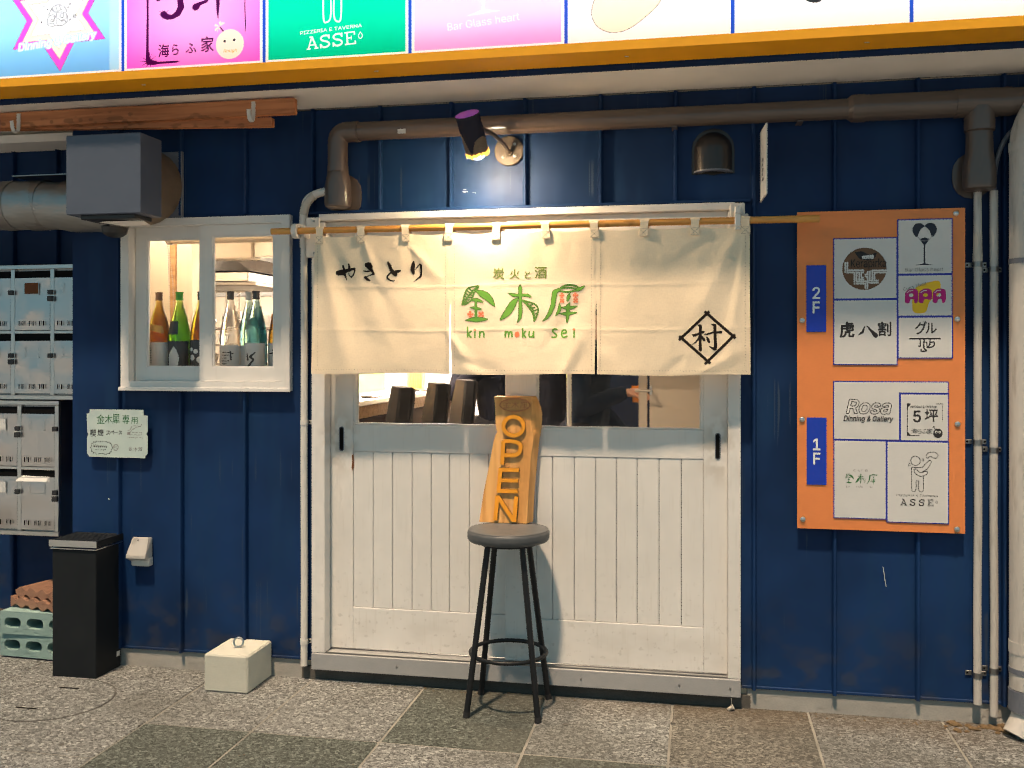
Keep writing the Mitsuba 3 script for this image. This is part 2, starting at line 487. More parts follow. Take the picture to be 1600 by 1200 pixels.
def film(name, c):
    """The printed film of a light box: lets the light behind it through in its own colour."""
    scene[name] = {'type': 'principledthin', 'base_color': tex(c), 'roughness': 0.5, 'spec_trans': 0.0, 'diff_trans': 1.85, 'eta': 1.3}
    return name


film('film_white', (0.88, 0.93, 0.97))
film('film_divider', (0.02, 0.09, 0.62))
film('film_blue', lambda p, n, uv: mix(mix((0.16, 0.50, 0.95), (0.36, 0.80, 0.97), smoothstep(2.66, 2.98, p.z)), (0.52, 0.92, 0.97), smoothstep(-2.44, -2.43, p.x) * 0.6))
film('film_pink', lambda p, n, uv: mix((0.93, 0.12, 0.72), (0.97, 0.45, 0.85), smoothstep(0.42, 0.05, dr.sqrt(dr.square((p.x + 2.05) * 0.9) + dr.square((p.z - 2.93) * 1.2)))))  # brighter middle of the backlight is put into the film colour
film('film_green', lambda p, n, uv: mix((0.002, 0.62, 0.35), (0.003, 0.78, 0.48), smoothstep(2.66, 2.9, p.z)))
film('film_rose', lambda p, n, uv: mix((0.92, 0.36, 0.82), (0.95, 0.66, 0.93), smoothstep(2.69, 2.86, p.z + 0.05 * noise(p.x * 3, 0, 0))))
film('film_beige', (0.90, 0.83, 0.68))
film('film_magenta', (0.90, 0.10, 0.75))
film('film_cream', (0.95, 0.86, 0.70))
film('film_ice', (0.36, 0.72, 0.95))
film('film_sage', (0.45, 0.72, 0.58))
film('film_purple', (0.07, 0.012, 0.09))

# Japanese characters as outlines, 140 units tall
GLYPHS = {
    '金': [[[11,64,5,74,18,78,42,91,61,107,69,119,78,116,79,113,77,112,77,108,95,93,120,79,136,73,129,64,118,68,108,74,106,73,106,66,75,66,75,47,124,47,124,37,75,37,75,2,131,2,131,-8,10,-8,10,2,64,2,64,37,16,37,16,47,64,47,64,65,34,66,34,72,32,73,21,67],[40,77,41,76,102,77,84,89,70,102,57,89]],[[88,7,102,33,104,34,111,31,111,26,98,6,95,4]],[[36,17,28,31,37,33,42,26,50,8,44,5,40,5]]],
    '木': [[[5,11,6,14,22,24,38,40,49,54,59,72,58,73,9,73,9,83,64,83,65,118,75,118,75,83,131,83,131,73,81,72,91,54,103,39,121,22,135,13,135,11,129,4,126,4,114,13,98,29,86,44,76,60,75,59,75,-12,64,-12,63,58,45,32,25,12,14,4,11,4]]],
    '犀': [[[30,7,30,16,39,17,32,21,32,23,41,31,50,46,59,45,56,38,57,36,76,36,76,46,86,47,88,36,125,36,125,28,87,28,87,17,132,16,132,7,87,7,87,-11,76,-11,75,7],[40,17,75,16,76,27,50,28]],[[4,-5,11,8,18,35,20,59,20,111,126,111,126,80,117,80,117,78,123,75,105,62,98,65,98,67,111,75,114,80,48,80,48,78,64,68,57,62,40,74,46,78,46,80,30,80,29,38,23,9,14,-10],[30,90,114,89,115,101,31,102]],[[95,63,118,55,128,50,129,48,123,42,107,51,92,56,92,59]],[[76,77,87,77,87,49,76,49]],[[36,46,34,53,63,62,70,63,71,60,71,56,39,45]]],
    '専': [[[7,22,7,31,91,32,90,42,21,42,21,88,63,88,64,97,11,98,11,107,63,107,64,118,75,118,76,107,130,107,130,98,75,97,76,88,120,88,120,42,101,42,101,32,133,31,133,22,101,22,101,-5,98,-10,91,-12,71,-12,68,-5,68,-3,89,-3,91,-2,90,22],[75,69,108,68,109,79,76,80],[76,61,76,50,109,51,108,61],[31,51,63,50,64,60,32,61],[31,69,63,68,64,79,32,80]],[[29,14,35,20,38,20,53,8,58,0,52,-5,49,-5,38,8]]],
    '用': [[[5,-6,16,13,21,37,21,108,124,108,124,-3,120,-9,112,-11,92,-11,88,-2,111,-1,114,1,113,31,76,31,76,-11,65,-10,64,31,30,31,25,7,17,-8,12,-12],[76,42,114,41,114,65,76,65],[76,76,114,75,114,98,76,98],[32,65,32,41,65,41,65,65],[32,76,65,75,65,98,32,98]]],
    '喫': [[[40,-4,54,0,67,7,76,17,79,25,78,26,45,26,45,35,81,35,83,45,93,45,93,35,132,35,132,26,96,25,102,14,108,8,120,1,134,-2,129,-11,115,-8,103,-1,95,7,88,18,79,4,65,-6,45,-12]],[[82,54,91,63,96,73,101,100,100,101,88,101,88,110,131,110,130,73,127,55,121,50,107,50,105,59,116,59,118,60,121,82,121,101,111,101,106,75,98,57,90,48]],[[47,60,47,68,62,69,62,79,50,79,50,87,62,87,62,98,47,98,47,106,62,106,62,118,71,118,71,106,85,106,85,98,71,98,71,87,84,87,84,79,71,79,71,69,85,68,85,60,71,60,71,45,62,45,62,60]],[[11,108,42,107,42,24,19,24,19,10,11,10],[19,34,33,34,32,99,19,98]]],
    '煙': [[[5,-5,16,12,21,29,24,54,24,116,32,116,32,64,34,64,35,68,40,91,42,92,48,90,48,86,40,62,37,61,32,62,31,35,47,9,42,3,40,3,29,23,23,5,16,-7,11,-11]],[[43,2,85,2,85,22,52,22,52,31,84,31,85,46,95,46,95,31,128,31,128,22,95,22,95,2,135,2,135,-7,43,-7]],[[47,101,47,110,133,110,133,101,108,100,108,88,130,88,130,48,51,48,51,88,73,88,73,100],[119,57,120,79,107,79,107,57],[82,58,98,57,98,79,82,79],[83,89,98,88,98,101,83,101],[59,58,74,57,74,79,59,79]],[[5,55,9,66,12,89,19,88,17,68,13,52,11,51]]],
    'ス': [[[14,5,37,17,59,34,79,56,88,70,94,84,93,87,26,86,26,99,106,99,112,94,101,70,86,46,125,6,125,3,121,-1,115,-4,99,17,78,37,53,14,25,-3,22,-3]]],
    'ペ': [[[8,35,8,37,21,49,47,82,53,86,61,86,65,84,97,52,131,15,131,13,123,4,121,4,80,53,58,73,55,73,48,66,18,26]],[[92,79,93,91,96,96,102,100,116,100,125,91,125,77,116,68,102,68,96,72],[100,80,105,74,112,74,118,78,119,86,116,92,111,94,106,94,99,88]]],
    'ー': [[[14,47,15,61,126,60,126,47]]],
    '虎': [[[25,-4,41,3,48,10,51,19,51,36,96,36,96,4,100,0,119,0,122,5,123,16,132,12,130,-2,127,-7,123,-9,94,-9,88,-5,86,1,86,27,62,27,59,9,51,-2,42,-8,32,-12]],[[6,-6,13,10,17,29,18,89,63,89,63,118,73,118,75,107,121,107,121,98,75,98,74,90,130,88,131,84,124,66,120,65,114,68,117,77,116,80,74,80,73,69,109,72,109,64,74,61,73,55,74,52,80,51,114,51,118,52,120,57,120,62,122,62,129,59,128,50,123,44,69,44,64,49,63,60,38,57,36,57,35,59,35,65,38,66,63,68,63,80,28,80,28,34,24,10,19,-5,15,-11]]],
    '八': [[[87,65,82,106,85,107,92,107,93,105,95,79,106,38,119,14,136,-3,128,-10,121,-6,113,3,98,29]],[[5,-4,5,-2,19,12,30,34,40,74,42,102,43,104,54,103,53,87,47,52,36,20,28,6,14,-10,11,-10]]],
    '割': [[[102,-12,99,-2,117,-2,120,1,120,117,130,117,129,-6,122,-11]],[[94,98,104,99,104,23,94,23]],[[9,83,9,104,43,104,38,116,44,118,48,118,50,116,55,104,85,104,85,83,77,83,77,76,52,75,52,67,73,67,73,59,52,59,52,50,84,50,84,42,52,41,52,31,77,31,77,-11,68,-11,68,-6,66,-4,28,-4,26,-12,18,-12,18,31,43,31,43,41,10,42,10,50,43,50,43,59,20,59,20,67,43,67,43,75,17,76,17,83],[20,96,20,84,42,84,43,92,52,92,53,84,75,85,74,96],[27,5,68,4,68,22,27,22]]],
    'グ': [[[115,114,123,118,134,98,126,95,123,103]],[[8,50,26,63,40,78,49,91,56,109,69,106,61,91,61,88,108,89,116,84,108,60,100,44,85,23,71,10,58,1,35,-10,29,-8,23,-1,52,11,66,21,79,34,95,60,100,78,54,78,43,64,21,45,16,44]],[[111,89,100,108,101,110,106,112,109,110,118,95,118,92]]],
    'ル': [[[73,3,74,105,86,105,86,15,93,17,110,29,121,40,126,48,129,46,133,38,114,18,94,4,86,1,82,-3,77,-1]],[[10,3,10,5,25,19,34,39,38,73,37,105,49,105,48,54,44,31,33,10,21,-3,18,-3]]],
    '坪': [[[47,39,47,49,85,50,85,101,51,101,51,111,131,111,131,101,96,100,96,49,134,49,134,39,96,39,96,-12,85,-11,85,39]],[[107,61,113,78,116,93,125,92,125,85,115,56,108,57]],[[63,67,57,91,65,93,71,74,73,58,64,56]],[[5,19,6,22,20,26,23,29,23,73,7,74,7,84,23,84,23,116,32,116,32,84,46,84,46,74,32,73,32,33,35,32,47,37,49,27,11,11,8,11]]],
    '海': [[[40,40,40,50,53,50,55,52,58,79,125,79,124,51,135,50,135,40,123,40,122,19,131,18,131,9,120,9,117,-4,110,-10,88,-10,85,-1,105,-2,109,3,110,9,48,9,53,39],[86,69,99,56,97,50,114,50,115,70],[82,39,97,24,93,18,112,18,113,40],[66,70,65,50,92,51,91,54,78,65,82,68,81,70],[63,40,61,18,90,19,88,23,75,35,79,38,78,40]],[[39,74,39,76,52,93,62,118,72,115,68,105,69,102,131,102,131,92,63,92,48,69]],[[14,108,16,113,20,116,39,106,43,103,43,100,37,94,30,100]],[[10,-4,21,19,28,40,29,42,31,42,37,37,37,34,20,-9]],[[6,68,11,75,13,75,25,69,35,61,28,53,25,57]]],
    'ら': [[[25,29,30,60,32,86,44,84,38,46,52,55,65,60,89,62,101,59,108,55,115,48,119,39,118,21,109,7,93,-2,73,-6,45,-5,42,6,71,5,86,8,96,12,102,17,107,27,107,37,101,47,88,52,70,51,59,48,48,42,37,31,35,26]],[[44,99,46,108,48,110,65,105,97,100,101,99,101,97,99,89,96,88]]],
    'ふ': [[[101,48,108,53,111,53,113,51,131,20,134,13,133,8,124,4,120,17,111,35]],[[51,100,55,107,59,108,91,91,94,82,77,70,71,77,79,82,79,85,63,95]],[[44,9,58,6,70,6,76,8,80,15,80,21,74,35,68,43,51,59,58,66,60,66,79,46,86,36,92,21,91,8,89,4,80,-3,62,-5,46,-3,44,2]],[[11,4,6,13,15,17,31,29,41,40,47,34,48,31,37,20,14,3]]],
    '家': [[[9,3,11,5,37,13,53,21,72,36,70,43,67,44,60,39,36,27,16,20,11,29,42,39,59,48,63,52,63,55,57,60,39,51,17,44,12,53,40,61,59,72,58,73,29,73,29,82,110,82,110,73,76,73,66,65,77,51,80,44,97,55,110,67,119,61,116,57,99,46,98,43,103,31,110,21,124,8,135,3,128,-6,117,0,105,11,97,22,89,39,83,35,85,12,82,0,78,-6,70,-11,50,-11,47,-1,64,-2,67,-1,72,4,74,11,73,24,55,12,16,-5,13,-4]],[[12,105,63,105,60,116,69,119,73,115,78,105,129,105,129,76,118,76,117,95,23,95,22,76,12,76]]],
    '炭': [[[30,-4,51,3,66,14,75,32,78,57,89,57,89,36,97,17,111,5,126,-1,133,-2,128,-12,113,-8,99,0,88,12,83,22,74,7,58,-5,35,-12,33,-6]],[[11,6,6,14,17,22,26,34,37,60,36,62,9,62,10,72,40,72,42,84,52,82,52,72,131,72,131,62,48,62,42,42,28,19,14,6]],[[18,86,18,113,28,113,29,96,65,96,65,118,75,118,76,96,112,96,112,113,122,113,122,86]],[[100,22,112,47,114,48,122,45,109,20,107,19]],[[44,23,52,35,56,49,65,47,63,37,55,22,51,19]]],
    '火': [[[8,-4,8,-2,18,1,34,11,46,23,53,34,60,54,63,71,64,116,76,116,75,78,73,63,80,42,89,27,98,17,112,7,124,2,133,0,134,-2,128,-10,125,-10,116,-7,98,3,80,22,69,43,61,25,54,15,43,4,33,-3,16,-11,14,-11]],[[98,49,111,74,116,89,128,85,109,48,107,46,104,46]],[[12,49,24,70,29,89,39,87,40,85,34,66,24,47,20,45]]],
    'と': [[[28,20,29,34,33,43,52,62,45,74,32,105,42,109,44,108,51,88,62,68,99,87,106,93,109,93,114,83,70,61,51,48,42,37,40,30,40,22,47,12,65,7,97,8,118,12,118,-1,93,-4,62,-4,50,-2,36,5,31,11]]],
    '酒': [[[41,100,41,110,134,110,133,100,102,99,102,81,129,81,129,-11,118,-11,117,-5,56,-5,55,-12,46,-12,46,81,69,81,70,83,70,99],[55,6,57,4,117,4,118,20,56,21],[61,37,55,40,56,30,118,31,118,43,96,44,93,47,91,72,79,72,79,59,74,48],[101,53,118,52,118,72,101,72],[79,82,91,81,93,82,93,100,79,100],[56,44,69,56,71,63,71,72,55,72,55,45]],[[8,-4,30,42,32,42,39,36,19,-7,16,-10]],[[10,107,14,114,17,115,36,104,38,100,32,93]],[[5,70,10,77,13,77,32,67,34,63,28,56]]],
}

# ---------------------------------------------------------------- ground
key_of('ground')
g = trimesh.Trimesh([(-60, -60, -0.03), (60, -60, -0.03), (60, 12, -0.03), (-60, 12, -0.03)], [(0, 1, 2), (0, 2, 3)], process=False)
scene['ground'] = mikit.ply(g, 'bounce_paving')  # wide, mostly unseen sheet; its paleness is added for bounce light
labels['ground'] = {'label': 'washed aggregate paving in front of the shop', 'kind': 'structure', 'category': 'ground'}
add('grout_bed', box(-6.8, 4.3, -2.25, 0.6, -0.06, -0.003), 'grout', 'ground')
XS = [-4.02, -3.12, -2.205, -1.743, -1.21, -0.65, -0.11, 0.449, 0.974, 1.52, 2.06, 2.60, 3.14, 3.68, 4.22]
YS = [0.02, -0.63, -1.17, -1.71, -2.22]
TONE = {(2, 0): 0, (3, 0): 0, (4, 0): 1, (5, 0): 0, (6, 0): 2, (7, 0): 0, (8, 0): 0, (9, 0): 0,
        (2, 1): 1, (3, 1): 1, (4, 1): 0, (5, 1): 1, (6, 1): 0, (7, 1): 0, (8, 1): 1, (9, 1): 0}


def paving(x0, x1, y1, y0, tone):
    z = RNG.uniform(-0.0015, 0.0015)
    add('paving_slab', move(box(x0 + 0.0045, x1 - 0.0045, y0 + 0.0045, y1 - 0.0045, -0.05, 0.0, 0.003), (0, 0, z)), ('slab_light', 'slab_dark', 'slab_brown')[tone], 'ground')


for i in range(2, 14):
    for j in range(4):
        paving(XS[i], XS[i + 1], YS[j], YS[j + 1], TONE.get((i, j), (i * 7 + j * 3) % 3))
for xa, xb in ((-6.72, -5.82), (-5.82, -4.92), (-4.92, -4.02), (-4.02, -3.12), (-3.12, -2.205)):
    for y1, y0 in ((0.3, -0.97), (-0.97, -1.6), (-1.6, -2.22)):
        paving(xa, xb, y1, y0, 0)

mh = tag(add('manhole_cover', lathe([(0, -0.01), (0.246, -0.01), (0.246, 0.0035), (0.243, 0.005), (0, 0.005)], 48, at=(-2.74, -0.47, 0)), 'slab_light'),
         'round manhole cover filled with the paving aggregate, by the black ash bin', 'manhole cover')
add('rim', lathe([(0.2485, -0.012), (0.2520, -0.012), (0.2520, 0.0035), (0.2485, 0.0035), (0.2485, -0.012)], 48, at=(-2.74, -0.47, 0)), 'rust_grey', mh)
for dx, dy in ((-0.02, 0.13), (-0.04, -0.12)):
    add('lifting_slot', box(-2.79 + dx, -2.69 + dx, -0.475 + dy, -0.465 + dy, 0.003, 0.0062), 'dark_gap', mh)

# ---------------------------------------------------------------- the building
B = thing('shop_building', 'navy blue ribbed metal shop front with white sliding doors', 'building')
RIBS = [-2.728, -2.403, -2.076, -1.742, -1.418, -1.085, -0.75, -0.417, -0.096, 0.229, 0.553, 0.878, 1.204, 1.53, 1.857, 2.18, 2.507, 2.834, 3.161, 3.488, 3.815, 4.142]
ALC = -2.986
HOLES = union_all([sbox(-2.69, 1.34, -1.86, 2.125), sbox(-1.725, -0.02, 0.165, 2.118)])
edges = [ALC] + RIBS + [4.5]
for a, b in zip(edges, edges[1:]):
    for z0, z1 in ((0.098, 2.62), (2.63, 3.9)):
        p = sbox(a + 0.001, z0, b - 0.001, z1).difference(HOLES)
        for q in getattr(p, 'geoms', [p]):
            if q.area > 0.001:
                dy = RNG.uniform(0.0, 0.0018)
                add('wall_panel', ext(q, dy, 0.02), 'blue_metal', B)


def seam(x, z0, z1, y=0.0):
    prof = [(-0.010, y), (-0.0075, y - 0.020), (-0.004, y - 0.026), (0.004, y - 0.026), (0.0075, y - 0.020), (0.010, y)]
    V = [(x + a, b, z) for z in (z0, z1) for a, b in prof]
    return hull(V)


for x in RIBS:
    cuts = [(0.085, 2.62)]
    if -2.70 < x < -1.85:
        cuts = [(0.085, 1.315), (2.15, 2.62)]
    elif -1.75 < x < 0.18:
        cuts = [(2.15, 2.62)]
    for z0, z1 in cuts:
        add('wall_seam', seam(x, z0, z1), 'blue_metal', B)
# the recess on the left where the letter boxes hang
RB = [-6.41, -6.09, -5.77, -5.45, -5.13, -4.81, -4.49, -4.18, -3.86, -3.537, -3.28]
redges = [-6.8] + RB + [ALC]
for a, b in zip(redges, redges[1:]):
    add('recess_panel', box(a + 0.001, b - 0.001, 0.30, 0.32, 0.06, 3.9), 'blue_metal', B)
for x in RB:
    add('recess_seam', seam(x, 0.06, 3.9, 0.30), 'blue_metal', B)
add('recess_return', box(ALC, ALC + 0.02, 0.021, 0.299, 0.0, 3.9), 'blue_metal', B)
for q in ((ALC + 0.021, -1.80, 0.006, 0.14, -0.04, 0.097, 0.004), (0.20, 4.5, 0.006, 0.14, -0.04, 0.097, 0.004), (-6.8, ALC, 0.26, 0.32, -0.04, 0.06, 0.004)):
    add('plinth', box(*q), 'concrete', B, label='rough grey concrete plinth')
for q in ((ALC, -1.745, -0.006, 0.005, 0.086, 0.098, 0.002), (0.178, 4.5, -0.006, 0.005, 0.086, 0.098, 0.002)):
    add('base_flashing', box(*q), 'blue_metal', B)
add('head_flashing', box(-1.80, 0.215, -0.030, -0.001, 2.136, 2.150, 0.003), 'blue_metal', B)
add('core_wall', ext(sbox(ALC + 0.02, 0.0, 4.5, 3.9).difference(union_all([sbox(-2.66, 1.36, -1.885, 2.10), sbox(-1.69, -0.02, 0.13, 2.09)])), 0.022, 0.10), 'room_cream', B)
# the canopy over the shop front
add('canopy_soffit', box(-6.8, 4.5, -0.338, -0.001, 2.626, 2.650), 'soffit', B, label='cream underside of the canopy')
add('canopy_fascia', box(-6.8, 4.5, -0.350, -0.340, 2.624, 2.80), 'blue_metal', B)
for k in range(33):
    add('fascia_seam', box(-6.563 + 0.327 * k - 0.006, -6.563 + 0.327 * k + 0.006, -0.356, -0.3505, 2.627, 2.80), 'blue_metal', B)
add('canopy_roof', box(-6.8, 4.5, -0.338, -0.001, 2.652, 2.66), 'grey_metal', B)
add('recess_soffit', box(-6.8, ALC - 0.001, 0.0, 0.298, 2.626, 2.650), 'soffit', B)

# the window on the left
WN = add('window', ext(sbox(-2.705, 1.326, -1.846, 2.138).difference(sbox(-2.662, 1.368, -1.888, 2.103)), -0.034, 0.05), 'white_paint', B, label='white sliding window with bottles standing behind it')
add('sill_lip', box(-2.712, -1.840, -0.046, -0.0345, 1.322, 1.340, 0.002), 'white_paint', WN)


def sash(x0, x1, gx0, gx1, gz0, gz1, y):
    fr = sbox(x0, 1.369, x1, 2.102).difference(sbox(gx0, gz0, gx1, gz1))
    add('sash', ext(fr, y, y + 0.024), 'white_paint', WN)
    bead = sbox(gx0 - 0.001, gz0 - 0.001, gx1 + 0.001, gz1 + 0.001).difference(sbox(gx0 + 0.008, gz0 + 0.008, gx1 - 0.008, gz1 - 0.008))
    add('glazing_bead', ext(bead, y + 0.006, y + 0.018), 'white_paint', WN)
    add('pane', flat(sbox(gx0, gz0, gx1, gz1), y + 0.012), 'pane_glass', WN)


sash(-2.655, -2.262, -2.598, -2.315, 1.432, 2.047, 0.012)
sash(-2.305, -1.892, -2.240, -1.930, 1.432, 2.052, -0.018)

# the door frame and the two sliding leaves
FR = add('door_frame', box(-1.700, 0.150, -0.046, 0.09, 2.102, 2.134, 0.003), 'white_paint', B)
for q in ((-1.738, -1.674, -0.036, 0.09, 0.132, 2.10, 0.003), (0.121, 0.174, -0.036, 0.09, 0.132, 2.10, 0.003)):
    add('jamb', box(*q), 'white_paint', FR)
for q in ((-1.673, -0.83, -0.012, 0.09, 2.073, 2.101, 0.002), (-0.829, 0.120, -0.022, 0.09, 2.073, 2.101, 0.002)):
    add('head_board', box(*q), 'white_paint', FR)
add('sill', box(-1.738, 0.174, -0.040, 0.09, 0.055, 0.131, 0.003), 'grey_paint', FR, label='grey metal sill below the doors')
add('sill_track', box(-1.67, 0.12, -0.034, -0.026, 0.1315, 0.137), 'steel_dull', FR)
add('sill_base', box(-1.80, 0.215, 0.0, 0.09, -0.04, 0.054), 'rust_grey', FR, label='dark recess under the door sill')
for x in (-1.33, -0.5, -0.08, 0.13):
    add('sill_screw', move(lathe([(0, 0), (0.005, 0), (0.004, 0.002), (0, 0.0025)], 10), (x, -0.0405, 0.092), rx=90), 'steel_dull', FR)


def leaf_door(x0, x1, y, xs, gx0, gx1, handle, label):
    d = key_of('sliding_door', B)
    b = 0.002
    parts = [box(x0, xs[0], y, y + 0.03, 0.140, 2.072, b), box(xs[-1], x1, y, y + 0.03, 0.140, 2.072, b),
             box(xs[0] + 0.0005, xs[-1] - 0.0005, y + 0.0006, y + 0.03, 1.048, 1.172, b), box(xs[0] + 0.0005, xs[-1] - 0.0005, y + 0.0006, y + 0.03, 0.140, 0.330, b),
             box(xs[0] + 0.0005, xs[-1] - 0.0005, y + 0.0006, y + 0.03, 1.98, 2.072, b)]
    if gx0 > xs[0] + 0.002:
        parts.append(box(xs[0] + 0.0005, gx0, y + 0.001, y + 0.029, 1.173, 1.979, b))
    if gx1 < xs[-1] - 0.002:
        parts.append(box(gx1, xs[-1] - 0.0005, y + 0.001, y + 0.029, 1.173, 1.979, b))
    scene[d] = mikit.ply(trimesh.util.concatenate(parts), 'white_paint')
    labels[d] = {'label': label}
    for a, c in zip(xs, xs[1:]):
        add('board', box(a + 0.0012, c - 0.0012, y + 0.004 + RNG.uniform(-0.0006, 0.0006), y + 0.024, 0.331, 1.0475, 0.0022), 'white_paint', d)
    add('board_backing', box(xs[0] + 0.001, xs[-1] - 0.001, y + 0.0245, y + 0.028, 0.331, 1.0475), 'dark_gap', d)
    add('glazing_bead', ext(sbox(gx0, 1.173, gx1, 1.979).difference(sbox(gx0 + 0.006, 1.180, gx1 - 0.006, 1.972)), y + 0.008, y + 0.022), 'white_plastic', d)
    add('pane', flat(sbox(gx0, 1.174, gx1, 1.978), y + 0.015), 'pane_glass', d)
    h = Polygon(W([(handle, 1.060), (handle, 1.150)], 0.024).exterior)
    add('pull_handle', ext(h.difference(h.buffer(-0.004)), y - 0.003, y + 0.001), 'grey_metal', d)
    add('pull_recess', flat(h.buffer(-0.0035), y - 0.0008), 'dark_gap', d)
    return d


leaf_door(-1.673, -0.775, 0.034, [-1.563, -1.468, -1.375, -1.282, -1.192, -1.106, -1.013, -0.924, -0.80], -1.548, -0.80, -1.619, 'rear door leaf on the left with white boards under a wide pane')
D2 = leaf_door(-0.842, 0.120, 0.0, [-0.702, -0.63, -0.534, -0.44, -0.35, -0.261, -0.167, -0.073, 0.021], -0.698, 0.010, 0.080, 'front door leaf on the right with white boards under a wide pane')
# a chip of rust in the paint of the left leaf
add('rust_chip', flat(Polygon([(-1.569, 1.03), (-1.561, 1.035), (-1.560, 0.975), (-1.566, 0.955), (-1.570, 0.975), (-1.567, 1.0)]), 0.0328), 'rust', f'{B}__sliding_door')

# ---------------------------------------------------------------- the light box sign
S = thing('light_box_sign', 'long backlit sign of coloured shop panels above the canopy', 'sign')
Z0, Z1, YF = 2.683, 3.42, -0.525
DIV = [-3.00, -2.373, -1.737, -1.119, -0.498, 0.124, 0.748, 1.372, 1.996, 2.62]
X0s, X1s = -6.2, 4.2
fr = add('frame', [box(X0s - 0.03, X1s + 0.03, -0.530, -0.36, 2.645, 2.650, 0.001), box(X0s - 0.03, X1s + 0.03, -0.534, -0.529, 2.645, 2.682, 0.001), box(X0s - 0.03, X1s + 0.03, -0.534, -0.36, Z1, Z1 + 0.04),
           box(X0s - 0.03, X0s - 0.001, -0.534, -0.36, 2.651, Z1), box(X1s + 0.001, X1s + 0.03, -0.534, -0.36, 2.651, Z1)], 'yellow_metal', S, label='yellow metal frame under the lit panels')
for x in (-2.33, -1.29, -0.28, 0.60):
    add('drain_hole', box(x, x + 0.017, -0.456, -0.450, 2.6435, 2.6445), 'pale_letter', fr)
add('back_plate', box(X0s, X1s, -0.372, -0.362, 2.652, Z1 - 0.001), 'room_white', S)
add('light_sheet', flat(sbox(X0s + 0.01, Z0 + 0.002, X1s - 0.01, Z1 - 0.002), -0.376), 'room_white', S)
scene[f'{S}__light_sheet']['emitter'] = {'type': 'area', 'radiance': {'type': 'rgb', 'value': [SIGN_GLOW * v for v in (0.97, 1.0, 1.03)]}, 'sampling_weight': 2.0}
for x in DIV:
    add('divider', flat(sbox(x - 0.007, Z0, x + 0.007, Z1), YF), 'film_divider', S)

r1 = sheet((-2.955, 2.9985, -2.287, 2.673), (1600, 873))
r2 = sheet((-2.376, 2.9585, -1.714, 2.6675), (1600, 765))
r3 = sheet((-1.77, 2.893, -0.459, 1.934), (1579, 1200))
r4 = sheet((-0.582, 2.815, 0.585, 1.9095), (1579, 1200))
r5 = sheet((0.25, 2.7665, 1.118, 1.9865), (1412, 1200))


def panel(i, base, inks, opaque, label, border=True):
    """inks: (polygon, film) printed in the film, the later over the earlier; opaque: (polygon, material) stuck on the front."""
    x0, x1 = ([X0s] + DIV + [X1s])[i] + 0.0075, ([X0s] + DIV + [X1s])[i + 1] - 0.0075
    rect = sbox(x0, Z0, x1, Z1)
    full = rect
    if border:
        rect = sbox(x0 + 0.011, Z0 + 0.010, x1 - 0.011, Z1 - 0.01)
    left, cut = rect, []
    for p, m in reversed(inks):
        for q, _ in cut:
            p = p.difference(q)
        cut.append((p.intersection(rect).buffer(0), m))
        left = left.difference(p)
    k = add('panel', flat(left, YF), base, S, label=label)
    if border:
        add('border', flat(full.difference(rect), YF), 'film_white', k)
    for p, m in cut:
        if p.area > 1e-6:
            add('printed_mark' if m != 'film_white' else 'printed_lettering', flat(p, YF), m, k)
    for p, m in opaque:
        p = p.intersection(rect)
        if p.area > 1e-6:
            add('lettering', flat(p, YF - 0.002), m, k)
    return k


def star(cx, cy, r, k=0.577, n=6):
    return Polygon([(cx + (r if j % 2 == 0 else r * k) * math.sin(math.pi * j / n), cy + (r if j % 2 == 0 else r * k) * math.cos(math.pi * j / n)) for j in range(2 * n)])


# a six pointed star drawn in the photograph's own units: tips at the bottom (640, 800) and (1180, 440), centre (655, 200)
st = affinity.rotate(affinity.scale(star(655, 180, 622), 0.98, 1.0), -3, origin=(655, 180))
inner, core = affinity.scale(st, 0.80, 0.78), affinity.scale(st, 0.60, 0.585)
hair = [W(curve(c), 7) for c in (
    [(560, 150), (600, 70), (670, 40), (740, 70), (770, 130)], [(590, 90), (640, 120), (720, 90)], [(600, 75), (625, 120)], [(640, 50), (660, 115)], [(680, 45), (700, 100)],
    [(545, 200), (570, 160), (620, 150), (640, 180)], [(545, 200), (550, 260), (600, 285), (640, 270)], [(600, 185), (630, 160), (620, 210), (590, 200)],
    [(660, 130), (720, 125), (760, 150), (770, 190)], [(690, 150), (730, 145), (725, 185), (690, 180), (690, 150)], [(665, 190), (700, 220), (760, 200), (780, 170)],
    [(650, 130), (655, 280)], [(660, 280), (720, 275), (770, 240), (775, 200)], [(690, 240), (740, 225), (760, 250)], [(570, 215), (610, 230), (635, 215)], [(560, 250), (600, 245), (630, 260)])]
hair.append(up(words('e', 60), 830, 205))
hair.append(Polygon([(790, 240), (820, 212), (796, 205)]))
hair += [sbox(x, y, x + 14, y + 20) for x, y in ((498, 40), (540, 75), (795, 30), (772, 68), (470, 215))]
dots = [W(list(q.exterior.coords), 9).difference(union_all([Point(*q.exterior.interpolate(t).coords[0]).buffer(5.5) for t in np.arange(0, q.exterior.length, 16)])) for q in (st, inner, core)]
txt = union_all([up(words('Dinning & Gallery', 84, True, shear=0.22, wide=0.86), 0, 0)])
txt = affinity.rotate(affinity.translate(affinity.scale(txt, 905 / (txt.bounds[2] - txt.bounds[0]), 1.0, origin=(0, 0)), 195, 540), -6.0, origin=(195, 540))
panel(1, 'film_blue', [(r1(st), 'film_magenta'), (r1(inner), 'film_cream'), (r1(core), 'film_white'), (r1(txt.buffer(9)), 'film_ice'), (r1(txt.buffer(1)), 'film_white')],
      [(r1(union_all(dots).difference(txt.buffer(9))), 'print_brown'), (r1(union_all(hair)), 'print_black')], 'pale blue panel with a pink and white star')

